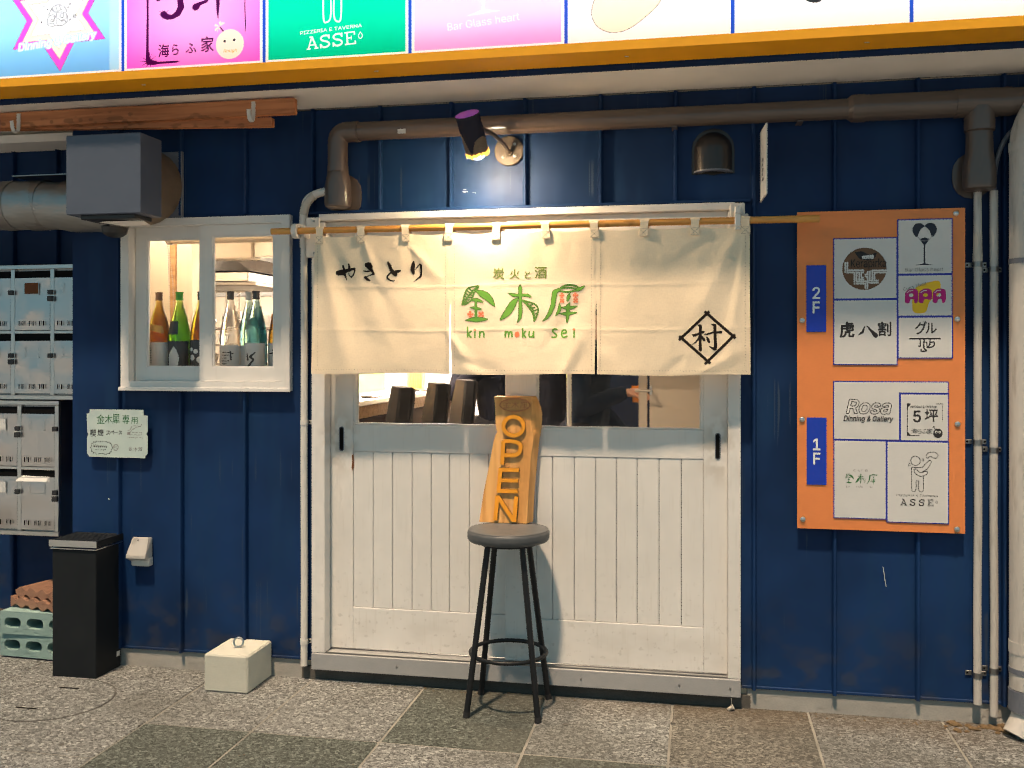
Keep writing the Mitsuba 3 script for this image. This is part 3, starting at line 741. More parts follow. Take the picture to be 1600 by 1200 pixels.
k5 = brush([(470, -60, 30), (640, -40, 60), (655, 60, 70), (620, 130, 65), (560, 165, 50), (500, 160, 60), (465, 130, 75)])
k5 = union_all([k5, brush([(400, -150, 40), (640, -170, 40)]), brush([(410, -160, 46), (400, -40, 40), (470, -60, 30)])])
ink2 = [k5, brush([(1000, -120, 40), (930, 20, 30), (850, 45, 40), (815, 75, 75)]), brush([(1050, -200, 40), (1055, 60, 38), (1052, 150, 24), (1058, 215, 6)]), brush([(880, -100, 30), (1200, -130, 30)]),
        brush([(285, -200, 24), (288, 160, 22), (286, 240, 26), (284, 560, 30)]), brush([(284, 560, 34), (300, 640, 60), (350, 650, 50), (400, 655, 26), (600, 655, 22), (640, 650, 4)]),
        brush([(300, 540, 20), (290, 650, 40), (370, 660, 30)]), brush([(1346, -60, 5), (1342, 100, 10), (1350, 300, 10), (1346, 380, 4)])]
for a in np.linspace(0, 2 * math.pi, 11):
    ink2.append(brush([(465 + 30 * math.cos(a), 125 + 30 * math.sin(a), 7), (465 + (55 + 14 * math.sin(7 * a)) * math.cos(a), 125 + (55 + 14 * math.sin(7 * a)) * math.sin(a), 2)]))
    ink2.append(brush([(815 + 28 * math.cos(a), 75 + 28 * math.sin(a), 7), (815 + (48 + 12 * math.sin(5 * a)) * math.cos(a), 75 + (48 + 12 * math.sin(5 * a)) * math.sin(a), 2)]))
    ink2.append(brush([(300, 630, 14), (300 + 95 * math.cos(a), 630 + 80 * math.sin(a), 2)]))
for ch, x, y, h, w in (('海', 400, 600, 150, 0.85), ('ら', 540, 590, 140, 0.72), ('ふ', 700, 580, 130, 0.95), ('家', 865, 575, 175, 0.85)):
    ink2.append(up(glyph(ch, h, wide=w).buffer(2), x, y))
ball = affinity.scale(Point(1180, 500).buffer(150, quad_segs=24), 1.0, 1.07)
palm = union_all([leaf([(1075, 300), (1095, 262), (1127, 268)]), leaf([(1075, 300), (1062, 258), (1090, 250)]), leaf([(1072, 302), (1030, 272), (1018, 296)]), leaf([(1072, 304), (1022, 322), (1024, 350)]), leaf([(1074, 306), (1052, 332), (1040, 366)]), leaf([(1076, 304), (1072, 330), (1060, 345)])])
eyes = union_all([Point(1126, 467).buffer(14), Point(1229, 460).buffer(14)])
mouth = up(words('Rough', 36, shear=0.3), 1108, 590)
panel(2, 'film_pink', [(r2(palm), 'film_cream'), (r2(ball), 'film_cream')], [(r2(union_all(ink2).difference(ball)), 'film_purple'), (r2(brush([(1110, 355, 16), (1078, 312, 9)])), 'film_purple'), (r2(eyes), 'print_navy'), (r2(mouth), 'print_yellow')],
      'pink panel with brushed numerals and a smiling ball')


def slabserif(ch, h, w):
    """A capital with slab serifs, drawn in strokes: box of width w, height h, y up."""
    t, s = 0.15 * h, 0.11 * h
    if ch == 'A':
        return union_all([W([(0.14 * w, s / 2), (0.5 * w, h * 0.96)], t * 0.8, 'flat'), W([(0.86 * w, s / 2), (0.5 * w, h * 0.96)], t, 'flat'), sbox(0.2 * w, 0.28 * h, 0.8 * w, 0.28 * h + s), sbox(0, 0, 0.36 * w, s), sbox(0.64 * w, 0, w, s), sbox(0.28 * w, h - s, 0.6 * w, h)])
    if ch == 'S':
        c = curve([(0.88 * w, 0.74 * h), (0.72 * w, 0.92 * h), (0.38 * w, 0.92 * h), (0.18 * w, 0.76 * h), (0.30 * w, 0.58 * h), (0.72 * w, 0.44 * h), (0.86 * w, 0.24 * h), (0.66 * w, 0.08 * h), (0.34 * w, 0.07 * h), (0.12 * w, 0.28 * h)])
        return union_all([W(c, t, 'flat'), sbox(0.82 * w, 0.66 * h, 0.94 * w, h), sbox(0.06 * w, 0, 0.18 * w, 0.34 * h)])
    if ch == 'E':
        return union_all([sbox(0.16 * w, 0, 0.16 * w + t, h), sbox(0.02 * w, 0, 0.96 * w, s), sbox(0.02 * w, h - s, 0.92 * w, h), sbox(0.16 * w, 0.47 * h, 0.62 * w, 0.47 * h + s), sbox(0.84 * w, 0, 0.96 * w, 0.28 * h), sbox(0.80 * w, 0.72 * h, 0.92 * w, h), sbox(0.55 * w, 0.38 * h, 0.64 * w, 0.66 * h)])


def asse(x, y, h, pitch):
    return union_all([up(slabserif(c, h, h * 0.92), x + i * pitch, y) for i, c in enumerate('ASSE')])


drop = W(curve([(0, -16), (10, 2), (6, 14), (0, 16), (-6, 14), (-10, 2), (0, -16)]), 4.5)
g3 = union_all([asse(262, 212, 66, 65), up(words('PIZZERIA E TAVERNA', 15, True, wide=1.0), 0, 0) if False else affinity.translate(affinity.scale(up(words('PIZZERIA E TAVERNA', 17, True), 0, 0), 320 / words('PIZZERIA E TAVERNA', 17, True).bounds[2], 1, origin=(0, 0)), 230, 131)])
g3 = affinity.rotate(g3, -3.4, origin=(262, 212))
figure = [W(curve([(348, -160), (348, 50), (365, 78), (385, 50), (386, -60)]), 9), W(curve([(402, -60), (402, 48), (420, 78), (438, 50), (438, -160)]), 9), W([(386, -60), (402, -60)], 9)]
panel(3, 'film_green', [(r3(union_all([g3, affinity.translate(drop, 536, 154), *figure])), 'film_white')], [], 'green panel with white lettering and the legs of a figure')
g4 = union_all([Polygon([(1058, 97), (1100, 84), (1134, 70), (1134, -90), (1150, -90), (1150, 68), (1186, 76), (1226, 80)]), affinity.rotate(affinity.translate(affinity.scale(up(words('Bar Glass heart', 36), 0, 0), 350 / words('Bar Glass heart', 36).bounds[2], 1, origin=(0, 0)), 966, 162), -5, origin=(966, 162)),
                P0(curve([(1142, -90), (1240, -200), (1180, -260), (1142, -220), (1104, -260), (1044, -200), (1142, -90)]))])
panel(4, 'film_rose', [(r3(g4), 'film_white')], [], 'pale rose panel with a white wine glass stem')
blob = P0(curve([(250, -10), (248, 40), (275, 95), (340, 130), (420, 125), (500, 80), (590, 0), (640, -120), (560, -200), (400, -170), (290, -90), (250, -10)]))
panel(5, 'film_white', [(r4(blob), 'film_beige')], [(r4(W(list(blob.exterior.coords), 2.5)), 'print_black')], 'white panel with a beige rounded blob', border=False)
hook = W(curve([(1398, -70), (1398, -10), (1370, 34), (1330, 34), (1290, 8)]), 24, 'flat')
panel(6, 'film_white', [], [(r4(hook), 'print_navy')], 'white panel with the dark tail of a brushed letter', border=False)
oval = affinity.scale(Point(1285, -60).buffer(100), 1.3, 0.75)
panel(7, 'film_white', [(r5(oval), 'film_sage')], [], 'white panel with the tip of a pale green oval', border=False)
panel(0, 'film_white', [], [], 'white panel at the left end', border=False)
panel(8, 'film_white', [], [], 'white panel second from the right end', border=False)
panel(9, 'film_white', [], [], 'white panel at the right end', border=False)

# ---------------------------------------------------------------- the entrance curtain
FOLDS = []
for (u0, v0, u1, v1, w, a) in ((502, 380, 548, 585, 15, .014), (520, 385, 590, 560, 22, -.010), (576, 378, 600, 450, 9, .009), (590, 430, 640, 540, 16, -.006), (652, 388, 700, 440, 10, .006),
                               (1158, 372, 1092, 500, 17, .015), (1164, 380, 1140, 575, 9, .010), (1120, 385, 1040, 440, 14, -.007), (714, 520, 760, 592, 12, .012), (725, 560, 800, 585, 10, -.006),
                               (890, 590, 926, 520, 12, .010), (870, 540, 925, 470, 12, -.006), (945, 545, 1000, 590, 16, .006), (1100, 580, 1168, 545, 9, .007), (1075, 560, 1040, 590, 10, -.006),
                               (780, 385, 760, 480, 22, .004), (860, 380, 880, 470, 22, -.004), (1000, 380, 990, 560, 30, .005), (635, 380, 610, 590, 30, .006)):
    a *= 0.62
    FOLDS.append((-1.681 + (u0 - 491) * 0.002772, 2.013 - (v0 - 372) * 0.002849, -1.681 + (u1 - 491) * 0.002772, 2.013 - (v1 - 372) * 0.002849, w * 0.0028, a))


def drape(x, z):
    y = 0.010 * (meshkit.fbm(np.stack([x * 2.1, z * 0.9, 0 * x], -1), 3, 5) - 0.5) * np.clip((2.03 - z) / 0.3, 0, 1)
    y = y + 0.0030 * (meshkit.fbm(np.stack([x * 17, z * 11, 0 * x + 4], -1), 3, 8) - 0.5)
    for zc in (1.79, 1.60):
        y = y - 0.0012 * np.exp(-((z - zc - 0.004 * np.sin(x * 7)) / 0.006) ** 2)
    for x0, z0, x1, z1, w, a in FOLDS:
        dx, dz = x1 - x0, z1 - z0
        L = math.hypot(dx, dz)
        t = ((x - x0) * dx + (z - z0) * dz) / L / L
        d = ((x - x0) * dz - (z - z0) * dx) / L
        ww = w * (0.45 + 0.8 * np.clip(t, 0, 1))
        y = y - a * np.exp(-(d / ww) ** 2) * np.clip((t + 0.12) / 0.3, 0, 1) * np.clip((1.18 - t) / 0.35, 0, 1)
    return y + 0.012 * np.clip((1.75 - z) / 0.35, 0, 1) ** 2 * np.sin(x * 4.1 + 0.6)


NY = -0.147
RY = NY + 0.011
N = thing('entrance_curtain', 'cream cotton noren curtain with green leaf lettering, hung over the doors', 'curtain')
XSEAM = [-1.682, -1.054, -0.422, 0.205]
for i in range(3):
    a, b = XSEAM[i], XSEAM[i + 1]
    xs, zs = np.linspace(0, 1, 110), np.linspace(0, 1, 100)
    X, Zt = np.meshgrid(xs, zs)
    zz = 2.022 - Zt * 0.612
    gap0 = 0.0025 * np.clip((1.72 - zz) / 0.05, 0, 1) + 0.003 * np.clip((1.6 - zz) / 0.2, 0, 1)
    lo = a + (gap0 if i else -0.014 * np.clip((1.75 - zz) / 0.4, 0, 1) + 0.02 * np.clip((zz - 1.9) / 0.13, 0, 1))
    hi = b - (gap0 * (i < 2)) + (0.004 * np.clip((1.75 - zz) / 0.4, 0, 1) if i == 2 else 0)
    XX = lo + (hi - lo) * X
    sag = 0.009 * np.sin(np.pi * ((XX + 1.651) / 0.2043 % 1)) * np.clip(1 - Zt * 8, 0, 1)
    ZZ = zz - sag + 0.003 * np.sin(XX * 9) * Zt
    YY = NY + drape(XX, ZZ)
    V = np.stack([XX, YY, ZZ], -1).reshape(-1, 3)
    r, c = np.meshgrid(np.arange(99), np.arange(109), indexing='ij')
    q = (r * 110 + c).ravel()
    F = np.vstack([np.c_[q, q + 110, q + 111], np.c_[q, q + 111, q + 1]])
    add('cloth_panel', trimesh.Trimesh(V, F, process=False), 'cloth', N, smooth=True)
    # the hems, a second layer of cloth
    hem = [sbox(a + 0.004, 1.4135, b - 0.004, 1.428), sbox(a + 0.006, 1.43, a + 0.018, 1.99), sbox(b - 0.018, 1.43, b - 0.006, 1.99)]
    add('hem', flat(MultiPolygon(hem), NY - 0.0010, 0.012, drape), 'cloth', N)
    st_ = [W([(x, 1.429), (x + 0.004, 1.4255)], 0.0013, 'flat') for x in np.arange(a + 0.01, b - 0.01, 0.012)]
    st_ += [W([(x, z), (x, z - 0.006)], 0.0012, 'flat') for x in (a + 0.019, b - 0.019) for z in np.arange(1.45, 1.98, 0.012)]
    add('stitching', flat(MultiPolygon(st_), NY - 0.0016, 0.012, drape), 'thread', N)
ROD_Z = lambda x: 2.0455 - (x + 0.7) * 0.002
for x in (-1.651, -1.459, -1.256, -1.057, -0.848, -0.639, -0.432, -0.221, -0.014, 0.186):
    zt, w, sk = ROD_Z(x), 0.0185, RNG.uniform(-0.006, 0.004)
    ring = [(NY - 0.004, 1.995, sk), (NY - 0.0048, 2.02, sk * .7), (RY - 0.0162, zt, 0)] + [(RY - 0.0165 * math.cos(t), zt + 0.0165 * math.sin(t), 0) for t in np.linspace(0.2, math.pi - 0.2, 8)] + [(RY + 0.0162, zt, 0), (RY + 0.010, 2.02, 0), (NY + 0.006, 2.0, 0)]
    V = [(x + s * w * (1 - 0.12 * math.sin(j)) + k, y, z) for j, (y, z, k) in enumerate(ring) for s in (-1, 1)]
    F = [f for j in range(len(ring) - 1) for f in ((2 * j, 2 * j + 1, 2 * j + 3), (2 * j, 2 * j + 3, 2 * j + 2))]
    lp = add('hanging_loop', trimesh.Trimesh(V, F, process=False), 'cloth', N, smooth=60)
    add('loop_patch', box(x + sk - 0.019, x + sk + 0.019, NY - 0.0062, NY - 0.0035, 1.985, 2.019, 0.0008), 'cloth', lp)
    cr = [W([(x + sk - 0.016, 1.988), (x + sk + 0.016, 2.016)], 0.0016, 'flat'), W([(x + sk + 0.016, 1.988), (x + sk - 0.016, 2.016)], 0.0016, 'flat'), W([(x + sk - 0.017, 1.987), (x + sk + 0.017, 1.987)], 0.0016, 'flat'), W([(x + sk - 0.017, 2.017), (x + sk + 0.017, 2.017)], 0.0012, 'flat')]
    add('cross_stitch', flat(union_all(cr), NY - 0.0068), 'thread', lp)


def print_on(poly, m, name, dy=0.0012, label=None):
    return add(name, flat(poly, NY - dy, 0.010, drape), m, N, label=label)


ry = sheet((-1.591, 1.9265, -1.122, 1.7865), (1600, 500))
ya = [brush([(85, 250, 80), (150, 245, 90), (230, 215, 50), (345, 190, 34)]), brush([(345, 190, 34), (350, 230, 20), (325, 290, 22), (290, 325, 18), (258, 295, 16), (252, 255, 12)]), brush([(160, 140, 26), (172, 200, 40), (180, 270, 40), (200, 320, 24), (215, 370, 6)]), brush([(255, 120, 26), (262, 170, 36), (262, 220, 40), (240, 225, 20)])]
ki = [brush([(530, 125, 40), (575, 110, 30)]), brush([(530, 140, 44), (580, 160, 90), (605, 200, 60), (640, 250, 34), (655, 280, 34)]), brush([(600, 120, 40), (610, 170, 60)]), brush([(490, 230, 18), (560, 240, 24), (630, 225, 22)]), brush([(655, 280, 30), (600, 295, 12), (540, 320, 14), (515, 330, 40), (545, 360, 44), (590, 380, 22)])]
to = [brush([(875, 100, 24), (900, 150, 50), (925, 220, 50), (950, 250, 60), (985, 285, 70), (1000, 305, 40)]), brush([(1068, 238, 26), (1010, 250, 50), (920, 265, 24), (870, 310, 24), (865, 345, 24), (910, 385, 20), (975, 394, 12)])]
ri = [brush([(1270, 95, 20), (1265, 140, 56), (1255, 220, 66), (1270, 280, 40)]), brush([(1285, 235, 8), (1330, 180, 14), (1370, 140, 22), (1385, 160, 38), (1390, 240, 26), (1385, 320, 30), (1360, 345, 26), (1310, 380, 14), (1270, 410, 4)])]
for p in (ya, ki, to, ri):
    print_on(ry(union_all(p)), 'ink', 'brushed_character')

rm = sheet((-0.108, 1.7155, 0.201, 1.4265), (1309, 1200))
dm = [W([(560, 180), (1085, 640)], 46, 'flat'), W([(640, 180), (120, 670)], 46, 'flat'), W([(125, 600), (660, 1070)], 46, 'flat'), W([(1075, 575), (565, 1080)], 46, 'flat')]
mu = [brush([(445, 410, 12), (490, 430, 50), (487, 540, 44), (485, 700, 46), (487, 830, 56), (490, 850, 26)]), brush([(345, 572, 8), (380, 590, 46), (440, 570, 36), (540, 530, 40)]), brush([(480, 600, 40), (440, 670, 30), (390, 720, 22), (335, 752, 5)]), brush([(500, 600, 30), (540, 650, 50), (550, 670, 44)]),
      brush([(680, 400, 16), (735, 420, 52), (738, 560, 50), (748, 780, 52), (735, 820, 60), (700, 810, 40), (625, 768, 4)]), brush([(555, 572, 10), (600, 570, 30), (700, 540, 30), (840, 535, 40)]), brush([(598, 620, 20), (620, 660, 52), (635, 700, 40)])]
print_on(rm(union_all(dm)), 'ink', 'crest_diamond')
print_on(rm(union_all(mu)), 'ink', 'brushed_character', 0.0014)

rk = sheet((-1.065, 1.915, -0.426, 1.519), (1600, 1009))
green, veins, red = [], [], []
# the first character, two leaves over three layers
l1 = leaf([(155, 527), (190, 400), (230, 340), (350, 320), (300, 400), (270, 470), (210, 520)])
rib = [W([(175, 510), (240, 420), (330, 330)], 9), *[W([(240 - 20 * i, 420 + 28 * i), (285 - 22 * i, 420 + 25 * i)], 7) for i in range(-2, 4)], *[W([(235 - 18 * i, 425 + 26 * i), (205 - 12 * i, 400 + 28 * i)], 7) for i in range(-2, 4)]]
green.append(l1.difference(l1.buffer(-9)).union(union_all(rib).intersection(l1)))
green.append(leaf([(310, 370), (400, 375), (480, 430), (522, 545), (430, 480), (360, 430)]))
green += [leaf([(255, 480), (310, 455), (350, 465), (395, 500), (320, 490)]), leaf([(248, 553), (310, 548), (376, 575), (315, 580)]), W([(314, 470), (314, 670)], 22, 'flat'), leaf([(195, 695), (310, 660), (442, 682), (380, 705), (310, 712)])]
# the second, a stem with leaves
green += [brush([(797, 315, 8), (797, 350, 38), (797, 450, 30), (800, 600, 40), (795, 670, 30), (768, 720, 4)]), leaf([(668, 403), (720, 408), (790, 415), (880, 415), (918, 450), (850, 440), (790, 440), (720, 440)]), leaf([(780, 450), (700, 490), (640, 580), (578, 694), (680, 640), (740, 550)])]
l2 = leaf([(800, 470), (900, 500), (970, 530), (997, 600), (950, 714), (930, 630), (870, 540)])
rib2 = [W([(820, 480), (930, 570), (960, 680)], 9), *[W([(860 + 26 * i, 510 + 30 * i), (900 + 26 * i, 505 + 28 * i)], 8) for i in range(-1, 5)], *[W([(860 + 26 * i, 520 + 32 * i), (850 + 26 * i, 560 + 26 * i)], 8) for i in range(-1, 4)]]
green.append(l2.difference(l2.buffer(-9)).union(union_all(rib2).intersection(l2)))
# the third
l3 = leaf([(1195, 385), (1260, 330), (1350, 318), (1430, 350), (1400, 385), (1300, 405)])
green.append(l3.difference(l3.buffer(-13)).union(W(curve([(1230, 360), (1320, 352), (1420, 368)]), 10)))
green += [leaf([(1405, 368), (1440, 350), (1490, 335), (1450, 378), (1400, 392)]), brush([(1210, 370, 26), (1170, 400, 52), (1158, 470, 48), (1150, 540, 46), (1120, 620, 40), (1080, 680, 22), (1040, 708, 4)]), leaf([(1330, 412), (1335, 455), (1305, 498), (1300, 450)]),
          leaf([(1218, 515), (1240, 570), (1215, 625), (1180, 652), (1205, 580)]), leaf([(1240, 565), (1300, 545), (1330, 512), (1335, 548), (1410, 550), (1350, 580), (1290, 582)]), leaf([(1222, 630), (1300, 615), (1405, 618), (1340, 642), (1290, 650)]), brush([(1310, 540, 24), (1310, 620, 36), (1305, 680, 26), (1300, 728, 5)])]


def blossom(x, y, r, a):
    return union_all([affinity.rotate(leaf([(x, y - 2), (x + r * 0.45, y - r * 0.75), (x, y - r), (x - r * 0.45, y - r * 0.75)]), a + 90 * k, origin=(x, y)) for k in range(4)] + [Point(x, y).buffer(r * 0.3)])


for x, y, r, a in ((253, 630, 36, 0), (371, 632, 36, 45), (1246, 434, 28, 0), (1247, 491, 28, 45), (1391, 434, 30, 0), (1392, 491, 30, 45)):
    red.append(blossom(x, y, r, a))
gp = union_all(green)
outline = gp.buffer(4).difference(gp.buffer(-1))
print_on(rk(gp), 'leaf_green', 'leaf_characters', 0.0011)
print_on(rk(outline), 'leaf_edge', 'leaf_outline', 0.0014)
print_on(rk(union_all(red)), 'flower_ink', 'blossoms', 0.0016)
small = [up(glyph('炭', 128).buffer(1.5), 500, 250), up(glyph('火', 112).buffer(1.5), 682, 250), up(glyph('と', 92).buffer(1.5), 830, 252), up(glyph('酒', 138).buffer(1.5), 950, 250)]
print_on(rk(union_all(small)), 'olive_ink', 'small_characters')
rom = [[(222, 772), (222, 880)], [(262, 815), (226, 845), (260, 882)], [(303, 822), (303, 882)], [(355, 822), (355, 882)], curve([(355, 850), (372, 824), (398, 830), (402, 880)]),
       [(636, 822), (634, 880)], curve([(636, 848), (652, 824), (670, 832), (672, 878)]), curve([(672, 846), (690, 824), (706, 832), (708, 880)]), [(824, 792), (824, 880)], [(856, 820), (828, 850), (858, 884)], curve([(896, 824), (894, 866), (914, 880), (934, 868), (944, 824)]), [(944, 824), (944, 884)],
       curve([(1192, 800), (1168, 794), (1148, 814), (1164, 838), (1188, 858), (1180, 882), (1142, 884)]), curve([(1244, 842), (1292, 836), (1284, 808), (1254, 812), (1244, 850), (1262, 884), (1302, 874)]), [(1378, 822), (1378, 884)]]
print_on(rk(union_all([W(c, 17) for c in rom])), 'leaf_green', 'roman_letters')
print_on(rk(union_all([sbox(290, 790, 313, 808), affinity.scale(Point(763, 853).buffer(27), 1, 1.18), sbox(1364, 790, 1390, 812)])), 'flower_ink', 'red_dots')

rod = tag(add('curtain_rod', tube([(x, RY, ROD_Z(x)) for x in np.linspace(-1.885, 0.478, 9)], [0.0145 + 0.0006 * math.sin(5 * i) for i in range(9)], 20), 'rod_wood', smooth=40), 'round wooden rod that carries the cream curtain', 'curtain rod')
bk = tag(add('rod_bracket', [box(-1.755, -1.690, -0.0605, -0.047, 1.935, 2.118, 0.004)], 'white_plastic'), 'white bracket holding the left end of the curtain rod', 'bracket')
ringp = Polygon(W([(RY - 0.006, 2.046), (RY + 0.004, 2.046)], 0.066).exterior).difference(Point(RY, 2.046).buffer(0.018))
add('ring', [trimesh.Trimesh(np.c_[m_.vertices[:, 1] * 0 + m_.vertices[:, 1], m_.vertices[:, 0], m_.vertices[:, 2]], m_.faces[:, ::-1], process=False) for m_ in [ext(ringp, -1.778, -1.756)]], 'white_plastic', bk)
add('arm', [box(-1.755, -1.733, -0.125, -0.061, 2.02, 2.072, 0.004), box(-1.779, -1.756, -0.120, -0.061, 2.07, 2.082, 0.003)], 'white_plastic', bk)
for z in (1.955, 2.10):
    add('screw', move(lathe([(0, 0), (0.006, 0), (0.005, 0.003), (0, 0.004)], 12), (-1.715, -0.061, z), rx=90), 'steel_dull', bk)
bk = tag(add('rod_bracket', [box(0.128, 0.190, -0.0605, -0.047, 1.99, 2.128, 0.004)], 'white_plastic'), 'white bracket holding the right end of the curtain rod', 'bracket')
add('arm', [box(0.144, 0.168, -0.172, -0.061, 2.068, 2.098, 0.004), box(0.144, 0.168, -0.172, -0.1635, 2.015, 2.067, 0.003), box(0.144, 0.168, -0.170, -0.061, 2.003, 2.014, 0.003)], 'white_plastic', bk)
add('cover', box(0.169, 0.200, -0.135, -0.061, 2.012, 2.072, 0.004), 'grey_plastic', bk)

# ---------------------------------------------------------------- the spot lamp
L = thing('spot_lamp', 'lit black spot lamp with a purple cap on a round wall plate', 'lamp')
TOP, MOUTH = np.array((-0.929, -0.352, 2.478)), np.array((-0.905, -0.262, 2.335))
AX = (MOUTH - TOP) / np.linalg.norm(MOUTH - TOP)
LEN = float(np.linalg.norm(MOUTH - TOP))
e1 = np.cross(AX, (0, 0, 1))
e1 /= np.linalg.norm(e1)
e2 = np.cross(AX, e1)


def around(ang, r, d):
    return TOP + AX * d + r * (math.cos(ang) * e1 + math.sin(ang) * e2)


def sleeve(r, d0s, d1s, n=48, wall=0.0015):
    """A thin tube about the lamp's axis with uneven ends."""
    V, F = [], []
    for i in range(n):
        a = 2 * math.pi * i / n
        V += [around(a, r, d0s(a)), around(a, r, d1s(a)), around(a, r - wall, d1s(a)), around(a, r - wall, d0s(a))]
    for i in range(n):
        j = (i + 1) % n
        for k in range(4):
            l = (k + 1) % 4
            F += [(4 * i + k, 4 * i + l, 4 * j + l), (4 * i + k, 4 * j + l, 4 * j + k)]
    m = trimesh.Trimesh(V, F, process=False)
    trimesh.repair.fix_normals(m)
    return m


rg = np.random.RandomState(4)
jag = rg.uniform(-0.004, 0.004, 48)
# angle at which the sleeve faces the street
FACE = math.atan2(float(np.dot((0, -1, -0.3), e2)), float(np.dot((0, -1, -0.3), e1)))


def torn(a):
    d = (a - FACE + math.pi) % (2 * math.pi) - math.pi
    return LEN * (0.60 + 0.05 * math.sin(3 * d + 1) + 0.26 * math.exp(-((d - 0.25) / 0.30) ** 2) - 0.18 * math.exp(-((d - 1.0) / 0.35) ** 2))


add('black_wrap', sleeve(0.0500, lambda a: 0.0, torn), 'navy_wrap', L, smooth=30)
add('housing', sleeve(0.0484, lambda a: 0.004, lambda a: LEN * 0.97 + float(np.interp(a, np.arange(48) * 2 * math.pi / 48, jag))), 'lamp_brown', L, smooth=30)
cap = [around(2 * math.pi * i / 40, 0.0497, -0.0012) for i in range(40)] + [around(2 * math.pi * i / 40, 0.0490, 0.003) for i in range(40)]
add('cap', hull(cap), 'purple_cap', L, label='purple end cap')
rim = sleeve(0.0508, lambda a: LEN * 0.935 + float(np.interp(a, np.arange(48) * 2 * math.pi / 48, jag)), lambda a: LEN * 1.02 + 1.6 * float(np.interp(a, np.arange(48) * 2 * math.pi / 48, jag)), wall=0.006)
k = add('glowing_rim', rim, 'lamp_brown', L, label='ragged glowing edge of the lamp mouth')
scene[k]['emitter'] = {'type': 'area', 'radiance': {'type': 'rgb', 'value': [0.60 * LAMP_POWER, 0.24 * LAMP_POWER, 0.03 * LAMP_POWER]}, 'sampling_weight': 1.0}
bulb = trimesh.creation.icosphere(3, 0.036)
bulb.apply_translation(MOUTH - AX * 0.009)
k = add('bulb', bulb, 'room_white', L, smooth=True)
scene[k]['emitter'] = {'type': 'area', 'radiance': {'type': 'rgb', 'value': [v * LAMP_POWER for v in (140.0, 97.0, 54.0)]}, 'sampling_weight': 3.0}
scene['spot_beam'] = {'type': 'spot', 'intensity': {'type': 'rgb', 'value': [v * LAMP_POWER for v in (0.62, 0.46, 0.31)]}, 'cutoff_angle': 82.0, 'beam_width': 4.0, 'sampling_weight': 4.0,
                      'to_world': T().look_at(origin=list(MOUTH + AX * 0.042), target=(-0.74, -0.12, 1.2), up=(0, 1, 0))}
pl = add('wall_plate', move(lathe([(0, 0), (0.066, 0), (0.066, 0.010), (0.063, 0.013), (0, 0.013)], 48), (-0.822, -0.002, 2.394), rx=90), 'plate_taupe', L, smooth=30)
for dx, dz in ((-0.027, -0.026), (0.027, -0.024), (0.026, 0.028)):
    add('screw', move(lathe([(0, 0), (0.0075, 0), (0.006, 0.003), (0, 0.0045)], 14), (-0.822 + dx, -0.0152, 2.394 + dz), rx=90), 'steel_plain', pl, smooth=30)
add('arm', [tube([(-0.818, -0.014, 2.382), (-0.823, -0.10, 2.40), (-0.852, -0.20, 2.425), (-0.885, -0.287, 2.433)], 0.0085, 14), move(lathe([(0, 0), (0.014, 0), (0.012, 0.012), (0, 0.012)], 20), (-0.818, -0.0152, 2.382), rx=90)], 'plate_taupe', L, smooth=30)

# ---------------------------------------------------------------- the brown drain pipe above the doors
P = thing('drain_pipe', 'brown drain pipe running along the wall above the doors', 'pipe')
PY, PZ = -0.062, 2.4975
add('pipe', cyl((-1.52, PY, PZ), (0.600, PY, PZ), 0.0415, 32), 'brown_plastic', P, smooth=30)
add('elbow', tube(arc([(-1.50, PY, PZ), (-1.600, PY, PZ), (-1.600, PY, 2.33)], 12), 0.0455, 28), 'brown_plastic', P, smooth=30)
add('collar', cyl((-1.521, PY, PZ), (-1.499, PY, PZ), 0.0475, 28), 'brown_plastic', P, smooth=30)
add('collar', cyl((-1.600, PY, 2.345), (-1.600, PY, 2.318), 0.0475, 28), 'brown_plastic', P, smooth=30)
CAP = add('outlet_cover', lathe([(0, 2.152), (0.040, 2.152), (0.058, 2.162), (0.0625, 2.18), (0.060, 2.26), (0.050, 2.31), (0.0455, 2.335), (0, 2.335)], 36, 0.85, (-1.600, PY + 0.002, 0)), 'brown_plastic', P, smooth=40)
add('back_flange', ext(W([(-1.588, 2.20), (-1.588, 2.235)], 0.160), -0.010, -0.0015), 'brown_plastic', CAP)
add('coupling', lathe([(0, -0.03), (0.044, -0.03), (0.056, -0.018), (0.056, 0.03), (0, 0.03)], 32), 'brown_plastic', P, smooth=30)
scene[f'{P}__coupling'] = mikit.ply(move(lathe([(0, -0.035), (0.0435, -0.035), (0.0555, -0.020), (0.0565, 0.0), (0.0565, 0.03), (0, 0.03)], 32), (0.632, PY, PZ), ry=90), 'brown_plastic', smooth=30)
add('wide_pipe', cyl((0.655, PY, PZ), (1.02, PY, PZ), 0.0535, 32), 'brown_plastic', P, smooth=30)
add('tee', [cyl((1.005, PY, PZ), (1.212, PY, PZ), 0.0570, 32), cyl((1.098, PY, PZ - 0.02), (1.098, PY, 2.385), 0.0570, 32), cyl((1.212, PY, PZ), (1.9, PY, PZ), 0.0535, 32)], 'brown_plastic', P, smooth=30)
CP2 = add('outlet_cover', lathe([(0, 2.146), (0.042, 2.146), (0.059, 2.156), (0.0635, 2.175), (0.062, 2.24), (0.052, 2.30), (0.050, 2.378), (0.046, 2.39), (0, 2.39)], 36, 0.85, (1.098, PY + 0.002, 0)), 'brown_plastic', P, smooth=40)
add('back_flange', ext(W([(1.085, 2.20), (1.085, 2.235)], 0.150), -0.010, -0.0015), 'brown_plastic', CP2)
add('label_strip', box(-1.305, -1.268, PY - 0.0426, PY - 0.0412, 2.470, 2.490), 'label_white', P)
